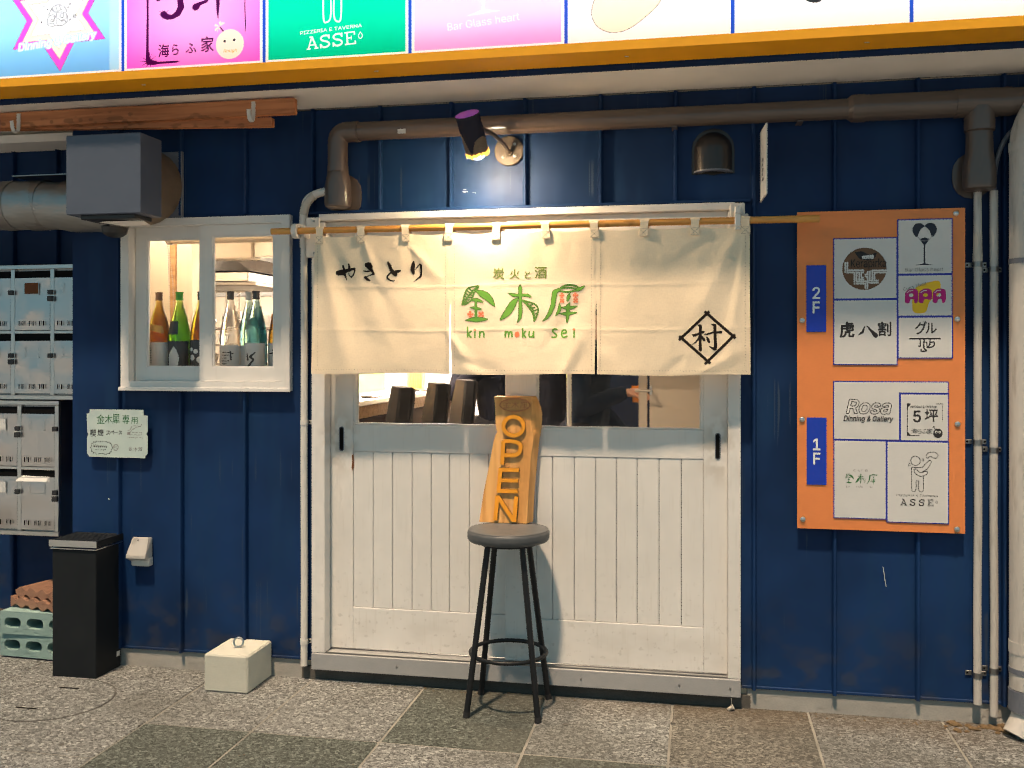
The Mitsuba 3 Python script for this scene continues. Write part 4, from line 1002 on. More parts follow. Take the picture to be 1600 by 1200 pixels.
for x in (-0.10, 0.41):
    add('pipe_strap', [box(x - 0.012, x + 0.012, PY - 0.02, -0.001, PZ - 0.046, PZ - 0.0418)], 'brown_plastic', P)

C = thing('white_conduit', 'white conduit pipe up the wall on the left side of the doors', 'pipe')
add('pipe', tube([(-1.779, -0.022, 0.066), (-1.7775, -0.022, 0.5), (-1.7800, -0.022, 1.0), (-1.7778, -0.022, 1.5), (-1.779, -0.022, 2.02)], 0.0165, 20), 'white_plastic', C, smooth=30)
add('hose', tube(arc([(-1.779, -0.022, 1.99), (-1.781, -0.034, 2.10), (-1.755, -0.055, 2.20), (-1.705, -0.060, 2.225), (-1.655, -0.055, 2.235)], 8), 0.0185, 18), 'white_plastic', C, smooth=30)
add('tape_wrap', tube(arc([(-1.772, -0.046, 2.135), (-1.757, -0.054, 2.18), (-1.733, -0.058, 2.207), (-1.712, -0.060, 2.219)], 6), 0.0200, 18), 'tape', C, smooth=30)
add('socket', cyl((-1.779, -0.022, 1.985), (-1.779, -0.022, 2.035), 0.020, 20), 'white_plastic', C, smooth=30)


def clamps(parent, x, zs, r, y, m='steel_dull', wide=0.034):
    for z in zs:
        add('clamp', [cyl((x, y, z - 0.011), (x, y, z + 0.011), r + 0.0025, 20), box(x - wide, x - r, -0.006, -0.001, z - 0.010, z + 0.010, 0.001), box(x + r, x + wide, -0.006, -0.001, z - 0.010, z + 0.010, 0.001)], m, parent, smooth=30)
        for s in (-1, 1):
            add('clamp_screw', move(lathe([(0, 0), (0.0045, 0), (0.0035, 0.0025), (0, 0.003)], 10), (x + s * (wide - 0.007), -0.0065, z), rx=90), 'dark_gap', parent)


clamps(C, -1.779, (1.183, 0.175), 0.0165, -0.022, 'white_plastic', 0.028)
C = thing('white_conduit', 'white conduit to the right of the orange board, with a taped joint', 'pipe', 'two white conduits beside the board')
add('pipe', tube([(1.0995, -0.030, 0.092), (1.0982, -0.030, 0.5), (1.1012, -0.031, 0.85), (1.0990, -0.030, 1.3), (1.1008, -0.030, 1.7), (1.0995, -0.030, 2.16)], 0.0155, 20), 'grey_plastic', C, smooth=30)
add('tape_wrap', tube([(1.0995, -0.030, 1.845), (1.0995, -0.030, 1.90), (1.0995, -0.030, 1.905), (1.0995, -0.030, 1.985)], [0.0175, 0.0185, 0.0170, 0.0166], 18), 'tape', C, smooth=30)
clamps(C, 1.0995, (1.857, 1.143, 0.208), 0.0155, -0.030, 'steel_dull', 0.040)
C = thing('white_conduit', 'white conduit next to the big downpipe, its cable bending away at the top', 'pipe', 'two white conduits beside the board')
add('pipe', tube([(1.160, -0.030, 0.048), (1.1618, -0.030, 0.45), (1.1588, -0.030, 0.9), (1.1612, -0.031, 1.4), (1.160, -0.030, 2.15)], 0.0155, 20), 'grey_plastic', C, smooth=30)
add('cable', tube(arc([(1.160, -0.030, 2.13), (1.160, -0.030, 2.19), (1.168, -0.03, 2.27), (1.20, -0.03, 2.36), (1.26, -0.03, 2.42), (1.45, -0.03, 2.48)], 8), 0.0095, 14), 'grey_metal', C, smooth=30)
clamps(C, 1.160, (1.836, 1.113, 0.230), 0.0155, -0.030, 'steel_dull', 0.036)
DP = thing('downpipe', 'big pale downpipe with grey bands at the right edge', 'pipe')
DX, DY, DR = 1.262, -0.100, 0.064
add('pipe', cyl((DX, DY, 0.19), (DX, DY, 2.31), DR, 40), 'grey_plastic', DP, smooth=30)
add('upper_bend', tube(arc([(DX, DY, 2.29), (DX, DY, 2.36), (DX + 0.10, DY, 2.60), (DX + 0.30, DY, 2.60)], 8), DR - 0.002, 36), 'grey_plastic', DP, smooth=30)
add('joint_ring', cyl((DX, DY, 2.29), (DX, DY, 2.325), DR + 0.003, 40), 'grey_plastic', DP, smooth=30)
add('joint_ring', cyl((DX, DY, 0.330), (DX, DY, 0.375), DR + 0.003, 40), 'grey_plastic', DP, smooth=30)
for z in (1.86, 0.262):
    add('band', [cyl((DX, DY, z - 0.010), (DX, DY, z + 0.010), DR + 0.003, 40), box(DX - 0.012, DX + 0.012, DY + DR, 0.0, z - 0.009, z + 0.009)], 'grey_metal', DP, smooth=30)
add('foot_socket', cyl((DX, DY, 0.105), (DX, DY, 0.187), DR + 0.004, 40), 'grey_metal', DP, smooth=30)
add('foot_elbow', tube(arc([(DX, DY, 0.12), (DX, DY, 0.075), (DX - 0.040, DY - 0.020, 0.004)], 8), 0.056, 32), 'grey_plastic', DP, smooth=30)

# ---------------------------------------------------------------- small fittings on the wall
V = thing('vent_hood', 'black rounded vent hood on the wall above the right door', 'vent')
add('hood', lathe([(0.076, 2.268), (0.080, 2.268), (0.080, 2.36)] + [(0.080 * math.cos(t), 2.36 + 0.078 * math.sin(t)) for t in np.linspace(0.15, math.pi / 2, 9)] + [(0, 2.434), (0.0755, 2.355), (0.076, 2.268)], 40, 0.85, (0.060, -0.004, 0)), 'vent_plastic', V, smooth=40)
add('base_ring', ext(W([(0.060, 2.345), (0.060, 2.365)], 0.178).union(sbox(-0.029, 2.262, 0.149, 2.35)), -0.008, -0.001), 'vent_plastic', V)
add('grille', [lathe([(0.048, 2.2655), (0.081, 2.2655), (0.081, 2.2725), (0.048, 2.2725), (0.048, 2.2655)], 40, 0.85, (0.060, -0.004, 0)), lathe([(0, 2.285), (0.075, 2.285), (0.075, 2.29), (0, 2.29)], 32, 0.85, (0.060, -0.004, 0))], 'grey_metal', V)
PQ = tag(add('wall_plaque', hull([(0.2535, -0.001, 2.134), (0.2535, -0.001, 2.428), (0.2585, -0.001, 2.134), (0.2585, -0.001, 2.428), (0.2655, -0.20, 2.139), (0.2655, -0.20, 2.424), (0.2705, -0.20, 2.139), (0.2705, -0.20, 2.424)]), 'label_white'), 'thin white plate standing out from the wall beside the vent', 'plaque')
add('lettering', [box(0.2555, 0.2595, -0.115 - 0.012 * (i % 2), -0.085, 2.27 - 0.02 * i, 2.277 - 0.02 * i) for i in range(-1, 4)], 'print_grey', PQ)
add('scuff_mark', flat(union_all([W([(-1.03, 2.232), (-1.02, 2.231)], 0.003), W([(-1.034, 2.2215), (-1.012, 2.2205)], 0.0035), W([(-0.99, 2.216), (-0.975, 2.214)], 0.0018), W([(0.745, 0.62), (0.752, 0.57), (0.757, 0.54)], 0.0025), W([(-2.79, 0.80), (-2.787, 0.797)], 0.006)]), -0.0015), 'label_white', B)

O = thing('socket_cover', 'white weatherproof socket cover low on the blue wall', 'outlet')
add('cover', hull([(-2.652, -0.006, 0.498), (-2.652, -0.006, 0.622), (-2.556, -0.006, 0.498), (-2.556, -0.006, 0.622), (-2.644, -0.030, 0.622), (-2.562, -0.030, 0.622), (-2.656, -0.066, 0.545), (-2.556, -0.066, 0.545), (-2.656, -0.066, 0.532), (-2.556, -0.066, 0.532), (-2.652, -0.055, 0.530), (-2.556, -0.055, 0.530)]), 'grey_plastic', O)
add('base', box(-2.646, -2.553, -0.040, -0.001, 0.490, 0.5295, 0.004), 'white_plastic', O)
add('screw_hole', move(lathe([(0, 0), (0.004, 0), (0.004, 0.001), (0, 0.001)], 10), (-2.612, -0.0345, 0.612), rx=65), 'dark_gap', O)

# the handwritten notice
NT = thing('paper_notice', 'pale handwritten notice with chipped corners on the blue wall', 'notice')
rn = sheet((-2.923, 1.26, -2.515, 0.9535), (1440, 1200))
pap = Polygon([(185, 112), (1190, 112), (1190, 215), (1268, 220), (1268, 520), (1235, 560), (1268, 600), (1265, 930), (1220, 975), (1220, 1010), (180, 1005), (135, 940), (135, 630), (165, 580), (140, 545), (130, 195), (185, 175)])
add('sheet', ext(rn(pap), -0.032, -0.0295), 'paper_green', NT)
for x, z in ((-2.84, 1.19), (-2.60, 1.19), (-2.84, 1.03), (-2.60, 1.03)):
    add('pad', box(x - 0.008, x + 0.008, -0.0293, 0.0, z - 0.008, z + 0.008), 'dark_gap', NT)
gl = [up(glyph(c, h, wide=w), x, y) for c, x, y, h, w in (('金', 315, 390, 190, 0.85), ('木', 470, 375, 175, 0.85), ('犀', 610, 385, 210, 0.7), ('専', 790, 385, 185, 0.8), ('用', 955, 375, 140, 1.05))]
add('large_characters', flat(rn(union_all(gl)), -0.0328), 'print_green', NT)
gl = [up(glyph(c, h, wide=w).buffer(1.5), x, y) for c, x, y, h, w in (('喫', 190, 630, 150, 0.8), ('煙', 335, 610, 130, 0.9), ('ス', 490, 595, 100, 0.9), ('ペ', 575, 590, 105, 0.75), ('ー', 645, 580, 80, 0.9), ('ス', 722, 585, 90, 0.9))]
add('small_characters', flat(rn(union_all(gl)), -0.0328), 'print_black', NT)
sc = [W(curve([(410 + (195 + 10 * math.cos(14 * t)) * math.copysign(abs(math.cos(t)) ** 0.6, math.cos(t)), 830 + (118 + 10 * math.cos(14 * t)) * math.copysign(abs(math.sin(t)) ** 0.7, math.sin(t))) for t in np.linspace(0, 2 * math.pi, 57)], 2), 9)]
sc += [W(curve([(x, 800 + 20 * math.sin(x)), (x + 14, 825), (x + 8, 790 + 10 * math.cos(x)), (x + 26, 815)], 4), 9) for x in range(262, 525, 38)] + [W([(x, 872), (x + 26, 868)], 8) for x in (290, 325, 400, 440, 475)]
add('bubble_scribble', flat(rn(union_all(sc)), -0.0328), 'print_black', NT)
am = [W(curve([(1150, 380), (1140, 410), (1000, 415), (960, 440), (960, 470), (900, 510)]), 8), W(curve([(1140, 420), (1060, 440), (990, 480), (940, 530)]), 8), W([(950, 530), (1160, 530), (1155, 580), (950, 580)], 7), *[W([(x, 625 + 6 * (x % 3)), (x + 12, 632)], 9) for x in range(905, 1175, 22)], affinity.scale(Point(680, 820).buffer(50), 1, 1.25).difference(affinity.scale(Point(680, 820).buffer(40), 1, 1.25)), W([(650, 800), (710, 845)], 7), W([(645, 830), (705, 790)], 7)]
am += [sbox(890, 530, 945, 580)] + [up(glyph(c, 85), x, 885) for c, x in (('金', 905), ('木', 1000), ('犀', 1095))]
add('cigarette_drawing', flat(rn(union_all(am)), -0.0328), 'print_grey', NT)

# ---------------------------------------------------------------- the orange directory board
OB = thing('directory_board', 'orange directory board of shop logos by floor', 'sign board')
add('board', box(0.4, 1.049, -0.046, -0.040, 0.776, 2.084, 0.001), 'orange_board', OB)
add('stand_off', [cyl((x, -0.040, z), (x, 0.0, z), 0.009, 12) for x in (0.425, 1.025) for z in (0.81, 1.43, 2.05)], 'steel_dull', OB)
rA, rB_ = sheet((0.336, 2.133, 1.129, 1.3745), (1324, 1200)), sheet((0.336, 1.4265, 1.129, 0.72), (1422, 1200))
for r, pts in ((rA, ((1132, 113), (140, 788), (1140, 785))), (rB_, ((150, 340), (1226, 358), (155, 1040), (1222, 1075)))):
    for u, v in pts:
        c = r(Point(u, v))
        add('screw', move(lathe([(0, 0), (0.011, 0), (0.0105, 0.006), (0.006, 0.009), (0, 0.0095)], 20), (c.x, -0.0462, c.y), rx=90), 'steel_plain', OB, smooth=30)
PF = -0.0500


def card(r, outer, marks, name='paper_card', label=None, inset=13, base='paper'):
    k = add(name, ext(r(outer), PF, -0.0463), 'sign_blue', OB, label=label)
    add('sheet', flat(r(outer.buffer(-inset / 2, join_style='mitre')), PF - 0.0012), base, k)
    for i, (p, m) in enumerate(marks):
        add('logo', flat(r(p), PF - 0.002 - 0.0007 * i), m, k)
    return k


disc = Point(547, 456).buffer(143, quad_segs=20)
disc = affinity.scale(disc, 1.0, 0.95)
mz = [[(430, 410), (430, 480)], [(425, 472), (545, 472)], [(490, 472), (490, 555)], [(480, 545), (560, 545), (560, 585)], [(520, 478), (520, 520), (545, 520)], [(575, 470), (575, 540), (640, 540)], [(605, 535), (605, 475), (690, 475)], [(550, 500), (575, 500)]]
maze = union_all([W(c, 24, 'flat', 'mitre') for c in mz])
eye = leaf([(485, 350), (530, 345), (580, 365), (625, 355), (600, 398), (550, 400), (510, 385)])
teeth = union_all([Polygon([(x, 370 + 6 * math.sin(x)), (x + 14, 372), (x + 10, 396), (x + 3, 392)]) for x in range(530, 596, 13)])
card(rA, sbox(345, 256, 760, 653), [(disc, 'print_brown'), (maze.difference(W([(0, 0), (1, 1)], 1)), 'paper'), (union_all([W(c, 3) for c in mz]), 'print_brown'), (eye, 'print_black'), (teeth, 'paper'), (affinity.translate(affinity.scale(up(words('Kerapirka', 46), 0, 0), 232 / words('Kerapirka', 46).bounds[2], 1.15, origin=(0, 0)), 455, 447), 'print_black')], label='white card with a round brown logo')
tora = union_all([up(glyph('虎', 105, wide=0.95).buffer(3), 385, 900), up(brush([(45, 62, 6), (30, 25, 16), (5, 8, 5)]), 505, 890), up(brush([(60, 70, 6), (80, 45, 14), (115, 8, 30)]), 505, 895), up(glyph('割', 96, wide=1.0).buffer(2), 630, 892)])
card(rA, sbox(345, 653, 762, 1078), [(tora, 'print_black')], label='white card with three brushed characters')
hl = P0(curve([(935, 190), (910, 172), (875, 175), (856, 205), (862, 235), (885, 258), (905, 215), (935, 190)]))
hr = affinity.scale(hl, -1, 1, origin=(933, 0))
gs_ = union_all([hl, hr, P0(curve([(933, 262), (960, 275), (935, 312), (931, 312), (905, 275), (933, 262)])), Polygon([(928, 300), (927, 428), (873, 438), (985, 438), (937, 428), (936, 300)])])
bowl = W(curve([(885, 252), (905, 275), (932, 285), (962, 275), (982, 252)]), 3)
card(rA, sbox(760, 143, 1110, 498), [(gs_, 'print_navy'), (bowl, 'print_grey'), (affinity.translate(affinity.scale(up(words('Bar Glass heart', 22), 0, 0), 245 / words('Bar Glass heart', 22).bounds[2], 1, origin=(0, 0)), 806, 478), 'print_grey')], label='white card with a heart shaped wine glass')
pea = affinity.rotate(P0(curve([(850, 600), (930, 555), (1010, 590), (1065, 640), (1010, 690), (930, 680), (860, 705), (812, 650), (850, 600)])), -48, origin=(937, 635))


def bubble(x, p):
    s = [P0(curve([(x, 640), (x + 5, 610), (x + 35, 590), (x + 75, 595), (x + 84, 622), (x + 78, 660), (x + 40, 655), (x + 25, 680), (x + 2, 675), (x, 640)]))]
    if not p:
        s += [leaf([(x + 62, 640), (x + 84, 640), (x + 80, 672), (x + 66, 682), (x + 58, 665)])]
    return union_all(s)


apa = union_all([bubble(808, 0), bubble(895, 1), bubble(983, 0)])
holes_ = union_all([affinity.scale(Point(x, 630).buffer(13), 1.2, 0.9) for x in (848, 938, 1022)])
card(rA, sbox(760, 498, 1110, 767), [(pea, 'print_yellow'), (apa.difference(holes_), 'print_magenta'), (affinity.rotate(affinity.translate(affinity.scale(up(words('Curry Shop', 20), 0, 0), 1.05, 1, origin=(0, 0)), 798, 604), -16, origin=(798, 604)), 'print_grey'), (union_all([W(curve([(x + 14, 615), (x + 28, 603), (x + 50, 600)]), 5) for x in (808, 895, 983)]), 'paper')], label='white card with bubbly magenta letters on yellow')
gu = union_all([up(glyph('グ', 92, wide=0.9).buffer(1), 868, 885), up(glyph('ル', 86, wide=0.9).buffer(1), 935, 882), W([(836, 908), (1034, 908)], 9, 'flat'), W(curve([(905, 912), (905, 955), (895, 955)]), 8), W(curve([(930, 912), (928, 965), (945, 985), (915, 988), (910, 978)]), 9), W([(930, 930), (945, 930), (950, 965)], 7), W(curve([(968, 912), (965, 945), (955, 965), (990, 955), (992, 930), (965, 935)]), 8)])
card(rA, sbox(762, 767, 1112, 1035), [(gu, 'print_black')], label='white card with two characters above a line')
rosa = affinity.translate(affinity.scale(up(words('Rosa', 92, True, shear=0.22), 0, 0), 325 / words('Rosa', 92, True, shear=0.22).bounds[2], 1, origin=(0, 0)), 450, 290)
din = affinity.translate(affinity.scale(up(words('Dinning & Gallery', 36, True, shear=0.22), 0, 0), 350 / words('Dinning & Gallery', 36, True, shear=0.22).bounds[2], 1, origin=(0, 0)), 438, 345)
Lsh = Polygon([(370, 68), (1166, 68), (1166, 152), (834, 152), (834, 477), (370, 477)])
card(rB_, Lsh, [(rosa.buffer(3), 'print_black'), (rosa.buffer(-2.2), 'paper'), (din, 'print_black')], label='white card with italic serif lettering')
fr5 = union_all([W([(884, 222), (884, 440)], 5), W([(884, 440), (965, 440)], 5), W([(1125, 225), (1125, 340)], 3), W([(1085, 221), (1125, 221)], 5), Polygon([(882, 218), (910, 222), (886, 250)]), Polygon([(882, 440), (882, 410), (912, 442)]), up(words('NOODLE & OYSTER', 15, True, wide=0.93), 905, 250),
                 up(words('5', 76, True, wide=1.0), 915, 346), up(glyph('坪', 92, wide=1.05).buffer(1.5), 1000, 345), *[up(glyph(c, 42), x, 430) for c, x in (('海', 910), ('ら', 945), ('ふ', 980), ('家', 1015))], Point(1092, 422).buffer(32), brush([(1072, 392, 6), (1062, 378, 4)]), brush([(1055, 382, 3), (1062, 376, 6), (1074, 378, 3)])])
card(rB_, sbox(834, 152, 1166, 479), [(fr5, 'print_black'), (union_all([Point(1080, 414).buffer(9), Point(1104, 414).buffer(9)]), 'paper'), (union_all([Point(1081, 415).buffer(4), Point(1103, 415).buffer(4)]), 'print_black')], label='white card with a black brushed frame and a round black face')
gk = union_all([affinity.affine_transform(gp, [0.172, 0, 0, 0.172, 425, 655])])
card(rB_, sbox(372, 477, 742, 1024), [(gk, 'print_green'), (union_all([up(words(t, 13), x, 806) for t, x in (('kin', 458), ('moku', 532), ('sei', 622))] + [up(glyph(c, 20), x, 697) for c, x in (('炭', 508), ('火', 537), ('と', 562), ('酒', 590))]), 'print_grey')], label='white card with small green leaf lettering')
man = [W(list(Point(940, 613).buffer(32).exterior.coords), 4.5), W([(914, 800), (914, 658), (985, 658), (1022, 618)], 4.5), W(curve([(1022, 618), (1038, 608), (1046, 622), (1020, 665), (985, 690)]), 4.5), W(curve([(930, 672), (945, 670), (972, 692), (1010, 684), (1022, 692), (1010, 708), (970, 718), (935, 695), (930, 672)]), 4.5), W([(994, 715), (994, 800)], 4.5),
       W(curve([(914, 800), (918, 822), (938, 822), (944, 800), (944, 750)]), 4.5), W(curve([(962, 750), (962, 800), (968, 822), (990, 822), (994, 800)]), 4.5), W([(944, 750), (962, 750)], 4.5), W(curve([(1010, 580), (1030, 555), (1070, 552), (1094, 570), (1080, 592), (1060, 590), (1040, 580), (1020, 594), (1010, 580)]), 4.5),
       W(curve([(990, 594), (998, 606), (990, 614), (984, 606), (990, 594)]), 3), W(curve([(898, 628), (904, 642), (896, 650), (890, 642), (898, 628)]), 3), asse(838, 922, 46, 61), W(curve([(1084, 882), (1091, 893), (1084, 902), (1077, 893), (1084, 882)]), 3), affinity.translate(affinity.scale(up(words('PIZZERIA E TAVERNA', 13), 0, 0), 285 / words('PIZZERIA E TAVERNA', 13).bounds[2], 1, origin=(0, 0)), 808, 858)]
card(rB_, sbox(742, 479, 1168, 1042), [(union_all(man), 'print_black')], label='white card with an outlined figure')


def floor_tag(r, x0, y0, x1, y1, a, b, label):
    k = add('floor_tag', ext(r(W([(x0 + 6, y0 + 6), (x1 - 6, y0 + 6), (x1 - 6, y1 - 6), (x0 + 6, y1 - 6), (x0 + 6, y0 + 6)], 12).union(sbox(x0 + 3, y0 + 3, x1 - 3, y1 - 3))), PF, -0.0463), 'tag_blue', OB, label=label)
    m = (x0 + x1) / 2
    h = 74 if r is rA else 78
    ym = y0 + (y1 - y0) * (0.51 if r is rA else 0.49)
    add('lettering', flat(r(union_all([up(words(a, h, True, centre=(0, 0)), m, ym - h * 0.55), up(words(b, h, True, centre=(0, 0)), m, ym + h * 0.72)])), PF - 0.0012), 'pale_letter', k)


floor_tag(rA, 168, 428, 298, 862, '2', 'F', 'blue tag reading 2F')
floor_tag(rB_, 183, 325, 323, 795, '1', 'F', 'blue tag reading 1F')

# ---------------------------------------------------------------- the stool and the OPEN board
ST = thing('bar_stool', 'black bar stool with a round padded grey seat before the doors', 'stool')
SX, SY = -0.790, -0.185
add('seat', lathe([(0, 0.706), (0.150, 0.706), (0.166, 0.711), (0.173, 0.722), (0.174, 0.733)] + [(0.174 - 0.018 * (1 - math.cos(t)), 0.742 + 0.018 * math.sin(t)) for t in np.linspace(0, math.pi / 2, 6)] + [(0.11, 0.7625), (0, 0.764)], 64, 1.0, (SX, SY, 0)), 'vinyl', ST, smooth=50)
add('piping', trimesh.creation.torus(0.1665, 0.0030, 64, 10).apply_translation((SX, SY, 0.7555)), 'vinyl', f'{ST}__seat', smooth=True)
add('under_plate', lathe([(0, 0.694), (0.120, 0.694), (0.120, 0.705), (0, 0.705)], 40, 1.0, (SX, SY, 0)), 'black_metal', ST)
for sx, sy in ((-1, -1), (1, -1), (-1, 1), (1, 1)):
    a, b = (SX + sx * 0.073, SY + sy * 0.075, 0.697), (SX + sx * 0.150, SY + sy * 0.138, 0.0)
    lg = add('leg', tube([a, (a[0] * 0.02 + b[0] * 0.98, a[1] * 0.02 + b[1] * 0.98, 0.0133), b], 0.0125, 18), 'black_metal', ST, smooth=30)
    add('foot_cap', cyl((b[0] - sx * 0.002, b[1] - sy * 0.002, 0.022), b, 0.0142, 16), 'black_plastic', lg, smooth=30)
add('foot_ring', trimesh.creation.torus(0.160, 0.0085, 64, 14).apply_translation((SX, SY, 0.238)), 'black_metal', ST, smooth=True)

OP = thing('open_sign', 'leaning wooden slab sign with raised amber letters standing on the stool', 'sign')
KX = 0.000608
LEAN = math.atan2(0.034, 0.545)


def on_board(a, s, t):
    """a, s in the drawing's units (x right, y down), t metres out of the face -> a point in the scene; the foot stands on the seat."""
    h = (1010 - s) * KX
    return (-1.1435 + a * KX, -0.088 + h * math.sin(LEAN) - t * math.cos(LEAN), 0.7645 + h * math.cos(LEAN) - t * math.sin(LEAN))


prof = [(1010, 336, 682, 716), (900, 352, 688, 720), (800, 366, 692, 724), (700, 385, 698, 732), (600, 405, 702, 740), (500, 422, 712, 748), (430, 434, 722, 756), (385, 448, 724, 764), (365, 460, 718, 767), (345, 454, 712, 770), (300, 447, 707, 774), (240, 444, 706, 775), (190, 442, 708, 765), (150, 438, 712, 750), (128, 434, 706, 738), (112, 432, 700, 728)]
V = []
for s, a0, a1, a2 in prof:
    V += [on_board(a0, s, 0), on_board(a1, s, 0), on_board(a2, s, -0.042), on_board(a0 + 8, s, -0.046)]
F = []
n = len(prof)
for i in range(n - 1):
    for j in range(4):
        l = (j + 1) % 4
        F += [(4 * i + j, 4 * i + l, 4 * i + 4 + l), (4 * i + j, 4 * i + 4 + l, 4 * i + 4 + j)]
F += [(0, 2, 1), (0, 3, 2), (4 * n - 4, 4 * n - 3, 4 * n - 2), (4 * n - 4, 4 * n - 2, 4 * n - 1)]
slab_ = trimesh.Trimesh(V, F, process=False)
trimesh.repair.fix_normals(slab_)
slab_ = slab_.subdivide().subdivide()
add('slab', slab_, 'board_wood', OP, smooth=25)


def raised(poly, t0, t1, m, name, parent, **kw):
    ms = []
    for g_ in getattr(poly, 'geoms', [poly]):
        e = trimesh.creation.extrude_polygon(g_, t1 - t0, engine='earcut')
        v = np.array([on_board(a, s, t0 + t) for a, s, t in e.vertices])
        q = trimesh.Trimesh(v, e.faces, process=False)
        trimesh.repair.fix_normals(q)
        ms.append(q)
    return add(name, ms, m, parent, **kw)


o_ = affinity.scale(Point(582, 318).buffer(80, quad_segs=20), 1.08, 1.0).difference(affinity.scale(Point(582, 318).buffer(54, quad_segs=20), 1.10, 0.98))
p_ = W([(511, 425), (503, 592)], 28, 'flat', 'mitre').union(W(curve([(512, 425), (580, 427), (630, 445), (632, 490), (600, 522), (508, 526)], 6), 27, 'flat'))
e_ = union_all([W([(492, 618), (480, 790)], 28, 'flat', 'mitre'), W([(480, 630), (626, 630)], 26, 'flat'), W([(484, 705), (620, 705)], 24, 'flat'), W([(470, 780), (618, 780)], 26, 'flat')])
n_ = union_all([W([(472, 815), (458, 988)], 28, 'flat'), W([(608, 818), (596, 996)], 28, 'flat'), W([(474, 820), (592, 990)], 28, 'flat').intersection(sbox(440, 815, 640, 994))])
for p in (o_, p_, e_, n_):
    k = raised(p.buffer(0), 0.001, 0.013, 'amber_side', 'letter', OP)
    raised(p.buffer(0.5), 0.0131, 0.0145, 'amber', 'letter_face', k)
k = raised(affinity.scale(Point(588, 168).buffer(100, quad_segs=20), 1.08, 0.44), 0.001, 0.007, 'medallion_wood', 'medallion', OP, label='oval medallion with carved characters')
md = affinity.scale(Point(588, 168).buffer(100, quad_segs=20), 1.08, 0.44)
raised(md.buffer(4).difference(md.buffer(-3)), 0.0005, 0.0082, 'beam_wood', 'rim', k)
raised(union_all([up(glyph(c, 62, wide=0.95), x, y) for c, x, y in (('金', 500, 196), ('木', 562, 196), ('犀', 624, 196))]), 0.0071, 0.0078, 'beam_wood', 'carving', k)

# ---------------------------------------------------------------- left side: ash bin, weight, blocks
A = thing('ash_bin', 'tall black ash bin with a perforated steel tray beside the letter boxes', 'ash bin')
add('body', box(-2.948, -2.722, -0.200, -0.004, 0.0, 0.592, 0.004), 'bin_black', A)
tr = add('tray', ext(sbox(-2.956, 0.606, -2.712, 0.636), -0.212, -0.2105), 'steel_plain', A)
add('tray_rim', box(-2.956, -2.954, -0.210, 0.0, 0.606, 0.636), 'bin_black', tr)
add('tray_rim', box(-2.714, -2.712, -0.210, 0.0, 0.606, 0.636), 'bin_black', tr)
hs = [Point(-2.915 + 0.026 * i + 0.013 * (j % 2), -0.178 + 0.028 * j).buffer(0.0085, quad_segs=5) for i in range(7) for j in range(6)]
tp = trimesh.creation.extrude_polygon(sbox(-2.953, -0.209, -2.715, -0.001).difference(union_all(hs)), 0.002, engine='earcut')
tp.apply_translation((0, 0, 0.632))
add('perforated_top', tp, 'bin_black', tr)
add('tray_floor', box(-2.953, -2.715, -0.209, -0.001, 0.594, 0.598), 'steel_plain', tr)
add('sticker', box(-2.7225, -2.7212, -0.04, -0.015, 0.055, 0.078), 'label_white', A)
WT = thing('concrete_weight', 'square concrete weight with a steel ring on the pavement', 'weight')
add('block', box(-2.156, -1.947, -0.248, -0.002, 0.0, 0.166, 0.007), 'concrete_pale', WT)
add('ring', [move(trimesh.creation.torus(0.021, 0.0042, 32, 12), (-2.047, -0.135, 0.190), rx=80, rz=12), cyl((-2.047, -0.135, 0.164), (-2.047, -0.135, 0.173), 0.007, 16)], 'steel_plain', WT, smooth=True)


def hollow_block(x, y, z, rz, label, w=0.39, d=0.19, h=0.112):
    k = thing('concrete_block', label, 'concrete block', 'two hollow blocks stacked by the ash bin')
    p = sbox(-w / 2, 0, w / 2, h).buffer(-0.004).buffer(0.004)
    for cx in (-0.125, 0.0, 0.125):
        p = p.difference(W([(cx - 0.022, h / 2), (cx + 0.022, h / 2)], 0.05).union(sbox(cx - 0.036, h / 2 - 0.022, cx + 0.036, h / 2 + 0.022)))
    m = ext(p, 0.0, d)
    add('shell', move(m, (x, y, z), rz=rz), 'concrete_green', k)
    add('inner_web', move(box(-w / 2 + 0.012, w / 2 - 0.012, d * 0.62, d * 0.68, 0.012, h - 0.012), (x, y, z), rz=rz), 'dark_gap', k)


hollow_block(-3.190, -0.010, 0.010, -3.0, 'lower of the two hollow concrete blocks left of the ash bin')
hollow_block(-3.178, -0.018, 0.1225, -1.0, 'upper of the two hollow concrete blocks, under the brown tiles')


def ridge_tile(x, y, z, rz, ry, flip, label):
    k = thing('ridged_tile', label, 'tile', 'two ridged brown tiles on the blocks')
    t = np.linspace(0, 1, 61)
    w = 0.30
    lo_ = 0.013 * np.cos(2 * math.pi * t * 4) * (1 if flip else -1)
    top = [(-w / 2 + w * a, 0.021 + 0.010 * math.cos(2 * math.pi * a * 4) * (1 if not flip else -1) * 0.8) for a in t]
    bot = [(-w / 2 + w * a, -0.016 + 0.009 * math.cos(2 * math.pi * a * 4) * (1 if flip else -1)) for a in t]
    m = ext(Polygon(top + bot[::-1]).buffer(-0.002).buffer(0.002), 0.0, 0.20)
    add('tile', move(m, (x, y, z), rz=rz, ry=ry), 'terracotta', k, smooth=40)


ridge_tile(-3.225, 0.02, 0.262, -14, 0, False, 'lower of the two ridged brown tiles on the hollow blocks')
ridge_tile(-3.205, 0.03, 0.308, -14, 0, True, 'upper of the two ridged brown tiles, top of the pile')

# ---------------------------------------------------------------- letter boxes in the recess
LY = 0.100


